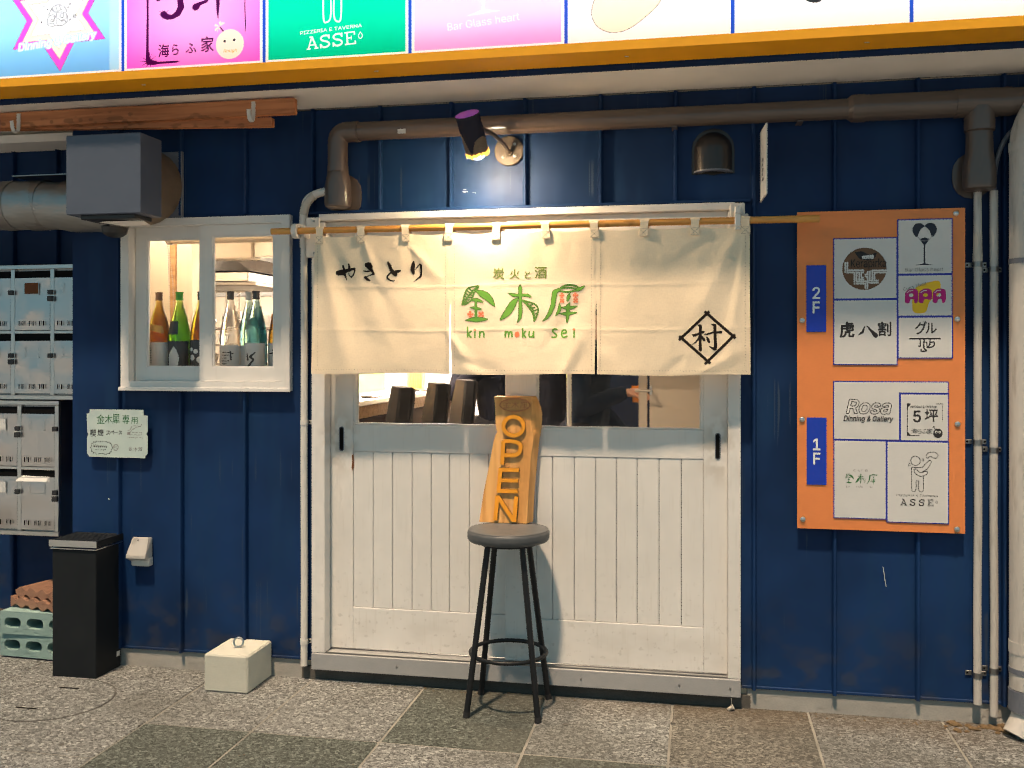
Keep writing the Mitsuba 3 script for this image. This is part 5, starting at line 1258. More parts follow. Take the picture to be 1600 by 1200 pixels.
def letter_box_bank(rows, cols, x_right, z0, z1, label, half=False, oxide=None):
    b = thing('letter_box_bank', label, 'letter box')
    pitch = 0.2225
    xl = x_right - pitch * cols
    add('case', [box(xl, x_right, LY + 0.012, 0.298, z0, z1), ], 'steel_dull', b)
    add('top_rail', box(xl, x_right, LY - 0.004, LY + 0.011, z1 - 0.022, z1, 0.002), 'steel_plain', b)
    add('bottom_rail', box(xl, x_right, LY - 0.004, LY + 0.011, z0, z0 + 0.022, 0.002), 'steel_plain', b)
    h = (z1 - z0 - 0.044) / rows
    for i in range(cols + 1):
        x = x_right - pitch * i
        add('post', box(x - (0.022 if i == 0 else 0.011), x + (0.0 if i == 0 else 0.011), LY - 0.006, LY + 0.011, z0 + 0.0225, z1 - 0.0225, 0.002), 'steel_plain', b)
    for j in range(rows):
        zb = z0 + 0.022 + h * j
        if j:
            add('shelf_rail', box(xl + 0.02, x_right - 0.023, LY - 0.003, LY + 0.011, zb - 0.008, zb + 0.008, 0.002), 'steel_plain', b)
        for i in range(cols):
            xa, xb = x_right - pitch * (i + 1) + 0.0125, x_right - pitch * i - (0.0235 if i == 0 else 0.0125)
            za, zt = zb + 0.010, zb + h - 0.044
            u, v = np.meshgrid(np.linspace(0, 1, 13), np.linspace(0, 1, 15))
            yy = LY - 0.004 - 0.004 * np.sin(np.pi * u) * np.sin(np.pi * v) + 0.006 * (meshkit.fbm(np.stack([u * 2 + i * 9, v * 2.5 + j * 5, 0 * u], -1), 2, 3) - 0.5)
            Vd = np.stack([xa + (xb - xa) * u, yy, za + (zt - za) * v], -1).reshape(-1, 3)
            r_, c_ = np.meshgrid(np.arange(14), np.arange(12), indexing='ij')
            q_ = (r_ * 13 + c_).ravel()
            d = add('door', trimesh.Trimesh(Vd, np.vstack([np.c_[q_, q_ + 1, q_ + 14], np.c_[q_, q_ + 14, q_ + 13]]), process=False), 'steel', b, smooth=True)
            add('mail_slot', box(xa, xb, LY + 0.006, LY + 0.011, zt + 0.001, zb + h - 0.009), 'dark_gap', d)
            cx = (xa + xb) / 2
            sl = [sbox(cx + s * 0.058 + t_ - 0.003, za + 0.022, cx + s * 0.058 + t_ + 0.003, za + 0.046) for s in (-1, 0, 1) for t_ in (-0.011, 0.011)]
            add('drain_slots', flat(MultiPolygon(sl), LY - 0.0125), 'dark_gap', d)
            nm = [box(cx - 0.042, cx + 0.042, LY - 0.0125, LY - 0.0105, zt - 0.085, zt - 0.081), box(cx - 0.042, cx - 0.040, LY - 0.0125, LY - 0.0105, zt - 0.081, zt - 0.028), box(cx + 0.040, cx + 0.042, LY - 0.0125, LY - 0.0105, zt - 0.081, zt - 0.028)]
            add('name_holder', nm, 'steel_plain', d)
            if (i, j) == oxide:
                add('name_card', flat(sbox(cx - 0.038, zt - 0.080, cx + 0.038, zt - 0.026), LY - 0.0115), 'rust', d, label='rusty brown name card')
            elif half and i == 1:
                add('name_card', flat(sbox(cx - 0.038, zt - 0.080, cx + 0.038, zt - 0.026), LY - 0.0115), 'label_white', d)
            add('lock', [box(xb + 0.001 - 0.004, xb + 0.024, LY - 0.022, LY - 0.0065, zt - 0.085, zt - 0.062, 0.002)] + ([box(xb - 0.004, xb + 0.026, LY - 0.024, LY - 0.0065, zt - 0.118, zt - 0.092, 0.003)] if (i + j) % 2 == 0 else []), 'black_plastic', d)
    return b


letter_box_bank(2, 4, -2.945, 1.268, 1.944, 'upper bank of shiny steel letter boxes with a rusty name card', oxide=(1, 1))
letter_box_bank(2, 2, -3.131, 0.585, 1.262, 'lower bank of dull grey steel letter boxes in the recess', half=True)
tag(add('folded_paper', hull([(-3.36, 0.075, 0.860), (-3.19, 0.075, 0.860), (-3.35, 0.11, 0.888), (-3.19, 0.11, 0.884), (-3.36, 0.10, 0.858), (-3.18, 0.10, 0.858)]), 'label_white'), 'folded paper sticking out of a lower letter box', 'paper')

# ---------------------------------------------------------------- upper left: beams, hooks, blower, duct
def slant_beam(x0, x1, z0a, z0b, h, y0, y1, label):
    k = thing('wooden_beam', label, 'beam', 'two wooden beams under the canopy')
    c = 0.003
    P_ = []
    for x, zb in ((x0, z0a), (x1, z0b)):
        for dx in (0, c):
            xx = x + (dx if x == x0 else -dx)
            cc = c if dx == 0 else 0
            P_ += [(xx, y0 + cc, zb + cc), (xx, y1 - cc, zb + cc), (xx, y0 + cc, zb + h - cc), (xx, y1 - cc, zb + h - cc)]
    add('plank', hull(P_), 'beam_wood', k)
    return k


slant_beam(-3.215, -1.734, 2.551, 2.549, 0.068, -0.235, -0.200, 'upper and longer of the two reddish wooden beams under the canopy')
slant_beam(-3.260, -1.857, 2.552, 2.506, 0.040, -0.198, -0.165, 'lower and shorter wooden beam, slanting above the grey blower box')
for x, zt, lab in ((-3.094, 2.612, 'white hook at the left end of the upper beam'), (-1.924, 2.609, 'white hook at the right end of the upper beam')):
    w = 0.009
    pth = [(-0.2375, zt), (-0.2385, zt - 0.06), (-0.243, zt - 0.082), (-0.256, zt - 0.094), (-0.272, zt - 0.088), (-0.281, zt - 0.07), (-0.284, zt - 0.045)]
    Vh, Fh = [], []
    for i, (y, z) in enumerate(pth):
        a, b = np.array(pth[max(i - 1, 0)]), np.array(pth[min(i + 1, len(pth) - 1)])
        t_ = (b - a) / np.linalg.norm(b - a)
        nrm = np.array((-t_[1], t_[0])) * 0.002
        Vh += [(x - w, y + nrm[0], z + nrm[1]), (x + w, y + nrm[0], z + nrm[1]), (x + w, y - nrm[0], z - nrm[1]), (x - w, y - nrm[0], z - nrm[1])]
    for i in range(len(pth) - 1):
        for j in range(4):
            l = (j + 1) % 4
            Fh += [(4 * i + j, 4 * i + l, 4 * i + 4 + l), (4 * i + j, 4 * i + 4 + l, 4 * i + 4 + j)]
    e_ = 4 * (len(pth) - 1)
    Fh += [(0, 2, 1), (0, 3, 2), (e_, e_ + 1, e_ + 2), (e_, e_ + 2, e_ + 3)]
    mh_ = trimesh.Trimesh(Vh, Fh, process=False)
    trimesh.repair.fix_normals(mh_)
    tag(add('beam_hook', mh_, 'white_plastic'), lab, 'hook', 'white hooks on the upper beam')

BX = thing('exhaust_blower', 'dark grey exhaust blower box above the left window', 'blower')
add('box', box(-2.717, -2.358, -0.420, -0.252, 2.105, 2.452, 0.003), 'blower_grey', BX)
add('volute', move(lathe([(0, 0), (0.180, 0), (0.180, 0.215), (0.172, 0.225), (0, 0.225)], 48), (-2.570, -0.025, 2.285), rx=90), 'lamp_brown', BX, smooth=30)
add('mount_flange', box(-2.75, -2.392, -0.024, -0.003, 2.118, 2.452, 0.002), 'grey_metal', BX)
add('outlet_lip', [box(-2.66, -2.40, -0.40, -0.262, 2.086, 2.1045, 0.002)], 'black_plastic', BX)
add('drip_tray', hull([(-2.60, -0.36, 2.078), (-2.40, -0.33, 2.082), (-2.55, -0.24, 2.074), (-2.42, -0.24, 2.076), (-2.56, -0.36, 2.081), (-2.40, -0.33, 2.085)]), 'soffit', BX, label='pale tray under the blower')
add('motor_cup', lathe([(0, 2.030), (0.03, 2.033), (0.052, 2.048), (0.058, 2.075), (0, 2.075)], 28, 1.0, (-2.625, -0.20, 0)), 'black_plastic', BX, smooth=40)
DU = thing('exhaust_duct', 'silver foil wrapped exhaust duct left of the blower', 'duct')
pth = arc([(-4.1, -0.13, 2.215), (-3.0, -0.16, 2.195), (-2.80, -0.17, 2.175), (-2.62, -0.17, 2.165)], 8)
rr = [0.112 + 0.003 * math.sin(7 * i) for i in range(len(pth))]
add('duct', tube(pth, rr, 40), 'foil', DU, smooth=40)
for x, tl in ((-3.185, 0.02), (-3.035, 0.05), (-2.84, 0.05)):
    z = 2.215 - (x + 4.1) * 0.018
    add('band', tube([(x - tl / 2 - 0.020, -0.152, z), (x + tl / 2 + 0.020, -0.157, z)], [0.1175, 0.1165], 40), 'steel_dull', DU, smooth=40)
add('hanger_strip', box(-3.16, -2.74, -0.20, -0.01, 2.328, 2.333), 'steel_dull', DU)
add('hanger_leg', [box(-3.12, -3.10, -0.02, -0.012, 2.29, 2.327), box(-2.80, -2.78, -0.02, -0.012, 2.29, 2.327)], 'steel_dull', DU)

# ---------------------------------------------------------------- debris
def crumbs(n, x0, x1, y0, y1, s0, s1, m, name, lab, cat, seed):
    r = np.random.RandomState(seed)
    ms = []
    for _ in range(n):
        s = r.uniform(s0, s1)
        c = trimesh.creation.icosphere(1, 1.0)
        c.vertices *= r.uniform(0.6, 1.2, c.vertices.shape) * (s, s * r.uniform(0.5, 1), s * r.uniform(0.25, 0.5))
        c.apply_transform(trimesh.transformations.rotation_matrix(r.uniform(0, 6), (0, 0, 1)))
        c.apply_translation((r.uniform(x0, x1), r.uniform(y0, y1), s * 0.2))
        ms.append(c)
    return tag(add(name, ms, m), lab, cat, kind='stuff')


crumbs(60, 0.96, 1.55, -0.10, -0.008, 0.006, 0.03, 'dust', 'dirt_crumbs', 'brown dirt and crumbs heaped at the foot of the wall under the conduits', 'dirt', 3)
crumbs(90, -1.6, 0.9, -0.06, -0.004, 0.002, 0.006, 'dust', 'fine_grit', 'fine grit along the foot of the door sill', 'grit', 5)
gum = []
rgm = np.random.RandomState(21)
for _ in range(26):
    x, y, r_ = rgm.uniform(-2.6, 1.3), rgm.uniform(-1.0, -0.12), rgm.uniform(0.006, 0.013)
    pg = Polygon([(x + r_ * rgm.uniform(0.7, 1.15) * math.cos(a_), y + r_ * rgm.uniform(0.7, 1.15) * math.sin(a_)) for a_ in np.linspace(0, 2 * math.pi, 14, endpoint=False)])
    e_ = trimesh.creation.extrude_polygon(pg, 0.0016, engine='earcut')
    e_.apply_translation((0, 0, 0.0012))
    gum.append(e_)
tag(add('gum_spots', gum, 'rust_grey'), 'dark flattened gum spots scattered over the paving slabs', 'gum', kind='stuff')
crumbs(120, -2.9, 1.4, -1.0, -0.05, 0.0015, 0.004, 'dust', 'paving_grit', 'small grit and crumbs lying about on the paving', 'grit', 9)
LF = tag(add('dry_leaf', hull([(0.115, -0.035, 0.006), (0.135, -0.055, 0.018), (0.150, -0.042, 0.008), (0.14, -0.025, 0.022), (0.125, -0.048, 0.002), (0.145, -0.03, 0.002)]), 'tape'), 'curled dry leaf on a thread at the right foot of the door', 'leaf')
add('stalk', tube([(0.133, -0.04, 0.018), (0.136, -0.043, 0.038), (0.134, -0.042, 0.053)], 0.0012, 6), 'tape', LF)

# ---------------------------------------------------------------- the rooms behind the glass
FZ = 0.15
add('room_floor', box(-5.4, 1.3, 0.101, 4.75, FZ - 0.03, FZ), 'room_floor', B)
add('room_ceiling', box(-5.4, 1.3, 0.101, 4.75, 2.56, 2.60), 'room_white', B)
add('back_wall', box(-5.4, 1.3, 4.70, 4.75, FZ, 2.56), 'room_white', B)
add('side_wall', box(-5.44, -5.40, 0.101, 4.75, FZ, 2.56), 'room_cream', B)
add('side_wall', box(1.30, 1.34, 0.101, 4.75, FZ, 2.56), 'room_cream', B)
add('kitchen_wall', [box(-5.4, -2.55, 3.40, 3.45, FZ, 1.98)], 'room_white', B)
add('kitchen_wall_upper', box(-5.4, -2.55, 3.395, 3.449, 1.985, 2.56), 'room_tile', B, label='blue grey upper kitchen wall')
add('niche_wall', box(-3.75, -2.815, 0.60, 0.70, FZ, 2.56), 'room_cream', B)
add('niche_post', box(-2.813, -2.783, 0.585, 0.70, FZ, 2.56), 'counter_wood', B)
add('niche_edge', box(-2.781, -2.690, 0.60, 0.70, FZ, 2.56), 'room_cream', B)
add('dark_partition', box(-1.30, 0.1, 3.0, 3.05, FZ, 2.56), 'room_dark', B, label='dark partition behind the guests')
add('inner_door', box(-0.232, 1.2, 0.50, 0.54, FZ, 2.3), 'beige_panel', B, label='beige inner door with a steel lever handle')
add('inner_post', box(-0.285, -0.246, 0.505, 0.56, FZ, 2.5), 'beige_panel', B)
add('lever_handle', [cyl((-0.300, 0.450, 1.320), (-0.225, 0.450, 1.322), 0.007, 12), cyl((-0.226, 0.450, 1.322), (-0.226, 0.498, 1.322), 0.007, 12), box(-0.231, -0.221, 0.496, 0.4995, 1.30, 1.345)], 'steel_plain', B, smooth=30)
tag(add('steel_pole', cyl((-0.640, 0.62, FZ), (-0.640, 0.62, 2.55), 0.013, 16), 'steel_plain', smooth=30), 'upright steel pole inside behind the right door pane', 'pole')
add('inner_sill', box(-2.80, -1.78, 0.051, 0.245, 1.370, 1.388, 0.003), 'counter_wood', B)

BL = thing('roller_blind', 'rolled up cream blind behind the left window', 'blind')
add('roller', cyl((-2.63, 0.30, 2.085), (-1.70, 0.30, 2.085), 0.030, 20), 'room_cream', BL, smooth=30)
add('roller_end', cyl((-2.655, 0.30, 2.085), (-2.631, 0.30, 2.085), 0.034, 20), 'grey_plastic', BL, smooth=30)
add('bead_chain', trimesh.util.concatenate([trimesh.creation.icosphere(1, 0.0028).apply_translation((-2.645 + 0.010 * t + dx * math.sin(t * 1.5), 0.28, 2.06 - 0.55 * t / 2)) for dx in (0.0, 0.022) for t in np.linspace(0, 2, 62)]), 'grey_plastic', BL)

KH = thing('kitchen_hood', 'dark kitchen hood with a steel filter box seen through the window', 'hood')
add('hood_skirt', hull([(-3.75, 1.7, 2.16), (-3.05, 1.7, 2.16), (-3.75, 2.4, 2.16), (-3.05, 2.4, 2.16), (-3.85, 1.6, 2.045), (-2.85, 1.6, 2.035), (-3.85, 2.5, 2.045), (-2.85, 2.5, 2.035)]), 'hood_dark', KH)
add('filter_box', box(-3.30, -2.86, 1.60, 2.1, 1.965, 2.03, 0.006), 'steel_plain', KH)
add('rim', box(-3.42, -2.80, 1.58, 2.2, 1.936, 1.962, 0.004), 'steel_dull', KH)
AC = thing('wall_duct_box', 'cream duct casing high on the kitchen wall, above the hood', 'casing')
add('casing', box(-3.30, -2.76, 1.45, 1.58, 2.098, 2.30, 0.006), 'beige_panel', AC)
add('end_cap', box(-2.757, -2.62, 1.47, 1.58, 2.11, 2.32, 0.006), 'room_white', AC)
PB = thing('plastic_bag', 'white plastic bag hanging in the kitchen by its handles', 'bag')
ang = np.linspace(0, 2 * math.pi, 24, endpoint=False)
Vb = []
for z, rx_, ry_ in ((1.80, 0.02, 0.01), (1.81, 0.085, 0.05), (1.86, 0.095, 0.06), (1.91, 0.075, 0.04), (1.95, 0.045, 0.022)):
    Vb += [(-3.135 + rx_ * (1 + 0.14 * math.sin(5 * a + z * 30)) * math.cos(a), 1.40 + ry_ * math.sin(a), z) for a in ang]
Fb = [f for i in range(4) for j in range(24) for f in ((24 * i + j, 24 * i + (j + 1) % 24, 24 * i + 24 + (j + 1) % 24), (24 * i + j, 24 * i + 24 + (j + 1) % 24, 24 * i + 24 + j))]
add('bag', trimesh.Trimesh(Vb, Fb, process=False), 'bag_white', PB, smooth=60)
add('handle', [tube(arc([(-3.175, 1.40, 1.94), (-3.17, 1.40, 2.03), (-3.135, 1.40, 2.05), (-3.10, 1.40, 2.02), (-3.095, 1.40, 1.94)], 6), 0.010, 8)], 'bag_white', PB, smooth=40)
for x, z, h in ((-2.80, 1.78, 0.10), (-2.73, 1.80, 0.12)):
    tag(add('kitchen_towel', box(x - 0.014, x + 0.014, 1.9, 1.91, z, z + h, 0.002), 'bag_white'), f'{"shorter" if h < 0.11 else "longer"} of two narrow white towels hanging in the kitchen', 'towel', 'kitchen towels behind the right sash')
RK = thing('dish_rack', 'steel rack with crockery in the kitchen behind the bottles', 'rack')
for z in (1.42, 1.55, 1.66):
    add('rack_shelf', box(-3.3, -2.6, 1.7, 2.0, z, z + 0.012), 'steel_dull', RK)
for x in (-3.29, -2.95, -2.61):
    add('rack_post', box(x - 0.01, x + 0.01, 1.69, 1.71, 0.9, 1.72), 'steel_dull', RK)
rgb_ = np.random.RandomState(11)
for i in range(9):
    x = -3.22 + 0.07 * i
    z = (1.432, 1.562)[i % 2]
    tag(add('bowl', lathe([(0, z), (0.02, z), (0.03, z + 0.03), (0.034, z + 0.065), (0.030, z + 0.065), (0.025, z + 0.03), (0, z + 0.008)], 20, 1.0, (x, 1.82, 0)), ('label_white', 'room_tile', 'label_gold')[i % 3], smooth=40), f'{("white", "bluish", "gold")[i % 3]} bowl on the {("lower", "upper")[i % 2]} kitchen rack shelf, {("first", "second", "third", "fourth", "fifth", "sixth", "seventh", "eighth", "ninth")[i]} from the left', 'bowl', 'bowls on the kitchen rack')


def bottle(x, y, r, glass, label, neck, lab, shoulder=None, marks=None, lh=0.135):
    z = 1.389
    k = thing('sake_bottle', label, 'bottle')
    pr = [(0, 0), (r * 0.93, 0), (r, 0.008), (r, 0.185), (r * 0.97, 0.215), (r * 0.80, 0.262), (r * 0.52, 0.318), (r * 0.34, 0.352), (r * 0.285, 0.372), (r * 0.275, 0.392), (0, 0.392)]
    add('glass', lathe([(a, z + b) for a, b in pr], 48, 1.0, (x, y, 0)), glass, k, smooth=45, interior={'type': 'ref', 'id': glass + '_body'})
    add('cap', lathe([(r * 0.30, z + 0.372), (r * 0.33, z + 0.372), (r * 0.33, z + 0.405), (r * 0.36, z + 0.406), (r * 0.36, z + 0.412), (0, z + 0.413)], 28, 1.0, (x, y, 0)), neck, k, smooth=30)
    a = np.linspace(-math.pi * 0.95, -math.pi * 0.05, 25)
    P_ = [(x + (r + 0.0012) * math.cos(t), y + (r + 0.0012) * math.sin(t)) for t in a]
    Vl = [(px_, py_, zz) for zz in (z + 0.03, z + 0.03 + lh) for px_, py_ in P_]
    Fl = [f for i in range(24) for f in ((i, i + 1, i + 26), (i, i + 26, i + 25))]
    lk = add('label', trimesh.Trimesh(Vl, Fl, process=False), lab, k, smooth=True)
    if shoulder:
        zc = z + 0.235
        f = lambda zz: float(np.interp(zz - z, [b for _, b in pr[:-1]], [a_ for a_, _ in pr[:-1]]))
        a = np.linspace(-math.pi * 0.85, -math.pi * 0.2, 15) if shoulder[1] else np.linspace(-math.pi * 0.75, -math.pi * 0.38, 15)
        hs_ = (0.017, 0.032)[not shoulder[1]]
        Vs = [(x + (f(zc + dz + s_) + 0.0016) * math.cos(t), y + (f(zc + dz + s_) + 0.0016) * math.sin(t), zc + dz + s_) for dz in np.linspace(-hs_, hs_, 5) for t in a for s_ in [-0.010 * (t + 1.6) if shoulder[1] else 0.0]]
        Fs = [q for i in range(4) for j in range(14) for q in ((15 * i + j, 15 * i + j + 1, 15 * i + j + 16), (15 * i + j, 15 * i + j + 16, 15 * i + j + 15))]
        add('shoulder_band', trimesh.Trimesh(Vs, Fs, process=False), shoulder[0], k, smooth=True)
    if marks is not None:
        ms = []
        for p in marks:
            v, fc = trimesh.creation.triangulate_polygon(p, engine='earcut')
            v, fc = trimesh.remesh.subdivide_to_size(np.c_[v, np.zeros(len(v))], fc, 0.012, max_iter=8)
            t = v[:, 0] / r - math.pi / 2
            ms.append(trimesh.Trimesh(np.c_[x + (r + 0.002) * np.cos(t), y + (r + 0.002) * np.sin(t), z + 0.03 + v[:, 1]], fc, process=False))
        add('label_brushwork', ms, 'label_black' if lab != 'label_black' else 'label_white', lk)


def polys(p):
    return [g_ for g_ in getattr(p, 'geoms', [p])]


bottle(-2.614, 0.150, 0.052, 'glass_amber', 'amber sake bottle with a gold shoulder band, leftmost in the window', 'print_brown', 'label_white', ('label_gold', True), polys(union_all([W(curve([(-0.03, 0.03 + 0.012 * i), (-0.01, 0.036 + 0.012 * i)]), 0.005) for i in range(7)])), 0.135)
bottle(-2.504, 0.150, 0.053, 'glass_green', 'bright green sake bottle with a black oval shoulder label', 'cap_green', 'label_black', ('label_black', False), polys(Polygon([(-0.03, 0.02), (-0.032, 0.07), (-0.012, 0.10), (0.0, 0.115), (0.012, 0.10), (0.026, 0.06), (0.02, 0.02)])), 0.14)
bottle(-2.388, 0.150, 0.053, 'glass_amber', 'amber sake bottle with a black label, third from the left in the window', 'cap_dark', 'label_black', None, polys(union_all([Point(-0.02, 0.06).buffer(0.014), Point(0.0, 0.09).buffer(0.012), Point(0.02, 0.05).buffer(0.016), Point(-0.025, 0.10).buffer(0.01)])), 0.145)
bottle(-2.236, 0.155, 0.050, 'glass_clear', 'clear sake bottle with a white label at the left of the right sash', 'cap_dark', 'label_white', None, polys(union_all([W([(-0.02, 0.03 + 0.014 * i), (0.004 + 0.012 * (i % 2), 0.03 + 0.014 * i)], 0.004) for i in range(5)] + [brush([(0.022, 0.09, 0.006), (0.026, 0.05, 0.008)]), brush([(0.012, 0.085, 0.004), (0.034, 0.08, 0.006)])])), 0.12)
bottle(-2.165, 0.205, 0.050, 'glass_blue', 'pale blue sake bottle standing behind the front row', 'label_white', 'label_white', None, None, 0.12)
bottle(-2.100, 0.150, 0.052, 'glass_blue', 'blue sake bottle with a black brushed character on its white label', 'cap_dark', 'label_white', None, polys(union_all([brush([(0.02, 0.085, 0.004), (-0.005, 0.065, 0.012), (0.012, 0.05, 0.008), (-0.018, 0.015, 0.012), (0.03, 0.012, 0.012)]), brush([(-0.022, 0.08, 0.006), (-0.018, 0.05, 0.012)])])), 0.13)
bottle(-2.005, 0.200, 0.050, 'glass_amber', 'amber sake bottle half hidden behind the dark bottle on the right', 'cap_dark', 'label_white', None, polys(union_all([brush([(-0.01, 0.10, 0.006), (0.0, 0.03, 0.01)]), brush([(-0.025, 0.08, 0.006), (0.02, 0.085, 0.008)]), brush([(0.015, 0.06, 0.005), (0.02, 0.03, 0.009)])])), 0.13)
bottle(-1.940, 0.140, 0.053, 'glass_navy', 'dark blue sake bottle with a gold label, rightmost in the window', 'cap_dark', 'label_gold', None, polys(union_all([brush([(-0.022, 0.10, 0.008), (-0.02, 0.05, 0.012)]), brush([(-0.03, 0.08, 0.004), (-0.01, 0.085, 0.008)]), brush([(0.0, 0.105, 0.008), (0.022, 0.10, 0.01), (0.02, 0.06, 0.008), (0.0, 0.05, 0.008), (0.0, 0.10, 0.008)]), brush([(-0.015, 0.03, 0.01), (0.01, 0.035, 0.01), (0.0, 0.01, 0.012)])])), 0.14)

for i, (x, z, w, h, m, lab) in enumerate(((-3.62, 1.62, 0.14, 0.20, 'paper', 'white sheet pinned to the kitchen wall, widest of four'), (-3.40, 1.66, 0.10, 0.14, 'label_gold', 'yellow sheet pinned to the kitchen wall'), (-3.20, 1.60, 0.07, 0.16, 'bag_white', 'narrow white sheet pinned to the kitchen wall'), (-3.02, 1.68, 0.09, 0.12, 'print_magenta', 'pink sheet pinned to the kitchen wall'))):
    tag(add('pinned_sheet', box(x, x + w, 3.385, 3.392, z, z + h), m), lab, 'sheet')
for i, (x, r_, h, m, lab) in enumerate(((-3.05, 0.028, 0.11, 'label_white', 'white canister on the top shelf of the kitchen rack'), (-2.90, 0.022, 0.14, 'steel_plain', 'steel shaker on the top shelf of the kitchen rack'), (-2.78, 0.030, 0.09, 'cup_orange', 'orange tub on the top shelf of the kitchen rack'), (-2.68, 0.020, 0.15, 'label_black', 'black bottle on the top shelf of the kitchen rack'))):
    tag(add('canister', lathe([(0, 1.673), (r_, 1.673), (r_, 1.673 + h * 0.8), (r_ * 0.9, 1.673 + h * 0.84), (r_ * 0.9, 1.673 + h), (0, 1.673 + h)], 20, 1.0, (x, 1.84, 0)), m, smooth=40), lab, 'canister')
UT = thing('ladle_rail', 'rail of hanging ladles in the kitchen under the hood', 'utensils')
add('rail', cyl((-3.25, 1.62, 1.90), (-2.85, 1.62, 1.90), 0.005, 8), 'steel_plain', UT)
for i in range(4):
    add('ladle', [cyl((-3.2 + 0.09 * i, 1.615, 1.895), (-3.2 + 0.09 * i, 1.61, 1.74 - 0.02 * (i % 2)), 0.004, 8), trimesh.creation.icosphere(2, 0.024).apply_translation((-3.2 + 0.09 * i, 1.605, 1.73 - 0.02 * (i % 2)))], 'steel_plain', UT, smooth=True)

BC = thing('bar_counter', 'long pale wooden bar counter seen through the left door pane', 'counter')
add('top', box(-2.50, -2.085, 0.9, 4.3, 1.165, 1.200, 0.004), 'counter_top', BC)
add('apron', box(-2.45, -2.105, 0.92, 4.28, 1.085, 1.164, 0.002), 'counter_wood', BC)
add('front_panel', box(-2.44, -2.14, 0.94, 4.26, FZ, 1.084), 'counter_dark', BC)
tag(add('ochre_screen', box(-2.56, -2.51, 1.9, 3.32, 1.0, 1.85, 0.004), 'ochre_panel'), 'glowing ochre screen along the far side of the counter', 'screen')
tag(add('white_pillar', box(-2.60, -2.46, 3.46, 3.60, FZ, 2.56), 'room_white'), 'white pillar at the far end of the ochre screen', 'pillar')
CS = thing('cutlery_stand', 'wooden cutlery stand with chopsticks on the counter', 'cutlery stand')
add('tray', [box(-2.33, -2.20, 3.34, 3.40, 1.201, 1.215), box(-2.335, -2.325, 3.34, 3.40, 1.201, 1.36), box(-2.205, -2.195, 3.34, 3.40, 1.201, 1.36), box(-2.335, -2.195, 3.395, 3.40, 1.201, 1.34)], 'counter_wood', CS)
add('chopsticks', [cyl((-2.30 + 0.018 * i, 3.36, 1.215), (-2.305 + 0.02 * i, 3.37, 1.33 + 0.01 * (i % 3)), 0.005, 8) for i in range(5)], 'label_gold', CS)
for y, wh in ((2.0, 'at the near end of the counter'), (2.75, 'on the counter between the second and third chair'), (3.15, 'on the counter beside the cutlery stand')):
    k = thing('place_setting', 'chopsticks and a small dish laid ' + wh, 'place setting', 'place settings on the counter')
    add('dish', lathe([(0, 1.2005), (0.03, 1.2005), (0.04, 1.212), (0.037, 1.212), (0, 1.205)], 20, 1, (-2.20, y, 0)), 'label_black', k)
    add('chopsticks', [cyl((-2.13, y - 0.10, 1.205), (-2.14, y + 0.10, 1.205), 0.004, 8), cyl((-2.12, y - 0.10, 1.205), (-2.125, y + 0.10, 1.205), 0.004, 8)], 'counter_dark', k)


def counter_chair(x, y, rz, label):
    k = thing('counter_chair', label, 'chair', 'high chairs along the counter')
    r = math.radians(rz)

    def pl(m):
        return move(m, (x, y, FZ), rz=rz)
    add('seat', pl(box(-0.21, 0.21, -0.20, 0.20, 0.66, 0.74, 0.02)), 'chair_cloth', k)
    # local +y is the back
    for nm, za, zb, wa, wb, ya, yb in (('backrest', 0.70, 1.00, 0.225, 0.195, 0.19, 0.225), ('headrest', 0.998, 1.165, 0.194, 0.150, 0.226, 0.250)):
        Pc = []
        for z, w, y0_ in ((za, wa, ya), (zb, wb, yb)):
            for sx in (-1, 1):
                for dy, ww in ((0.0, -0.014), (0.014, 0.0), (0.066, 0.0), (0.078, -0.012)):
                    Pc.append((sx * (w + ww), y0_ + dy, z))
        add(nm, pl(hull(Pc)), 'chair_cloth', k, smooth=30)
    add('back_shell', pl(hull([(-0.205, 0.272, 0.72), (0.205, 0.272, 0.72), (-0.145, 0.332, 1.16), (0.145, 0.332, 1.16), (-0.20, 0.284, 0.72), (0.20, 0.284, 0.72), (-0.14, 0.344, 1.155), (0.14, 0.344, 1.155)])), 'chair_back', k)
    for sx in (-1, 1):
        for sy in (-1, 1):
            add('leg', pl(tube([(sx * 0.17, sy * 0.16, 0.665), (sx * 0.20, sy * 0.19, 0.0)], 0.014, 10)), 'black_metal', k)
    add('foot_rail', pl(trimesh.util.concatenate([cyl((-0.19, -0.18, 0.25), (0.19, -0.18, 0.25), 0.010, 10), cyl((-0.19, 0.18, 0.25), (0.19, 0.18, 0.25), 0.010, 10)])), 'black_metal', k)


counter_chair(-1.870, 0.80, -64, 'nearest high chair at the counter, its back to the window')
counter_chair(-1.850, 1.48, -64, 'second high chair along the counter')
counter_chair(-1.850, 2.20, -64, 'third high chair along the counter')
counter_chair(-1.680, 2.88, -72, 'farthest high chair, under the guest in the black coat')

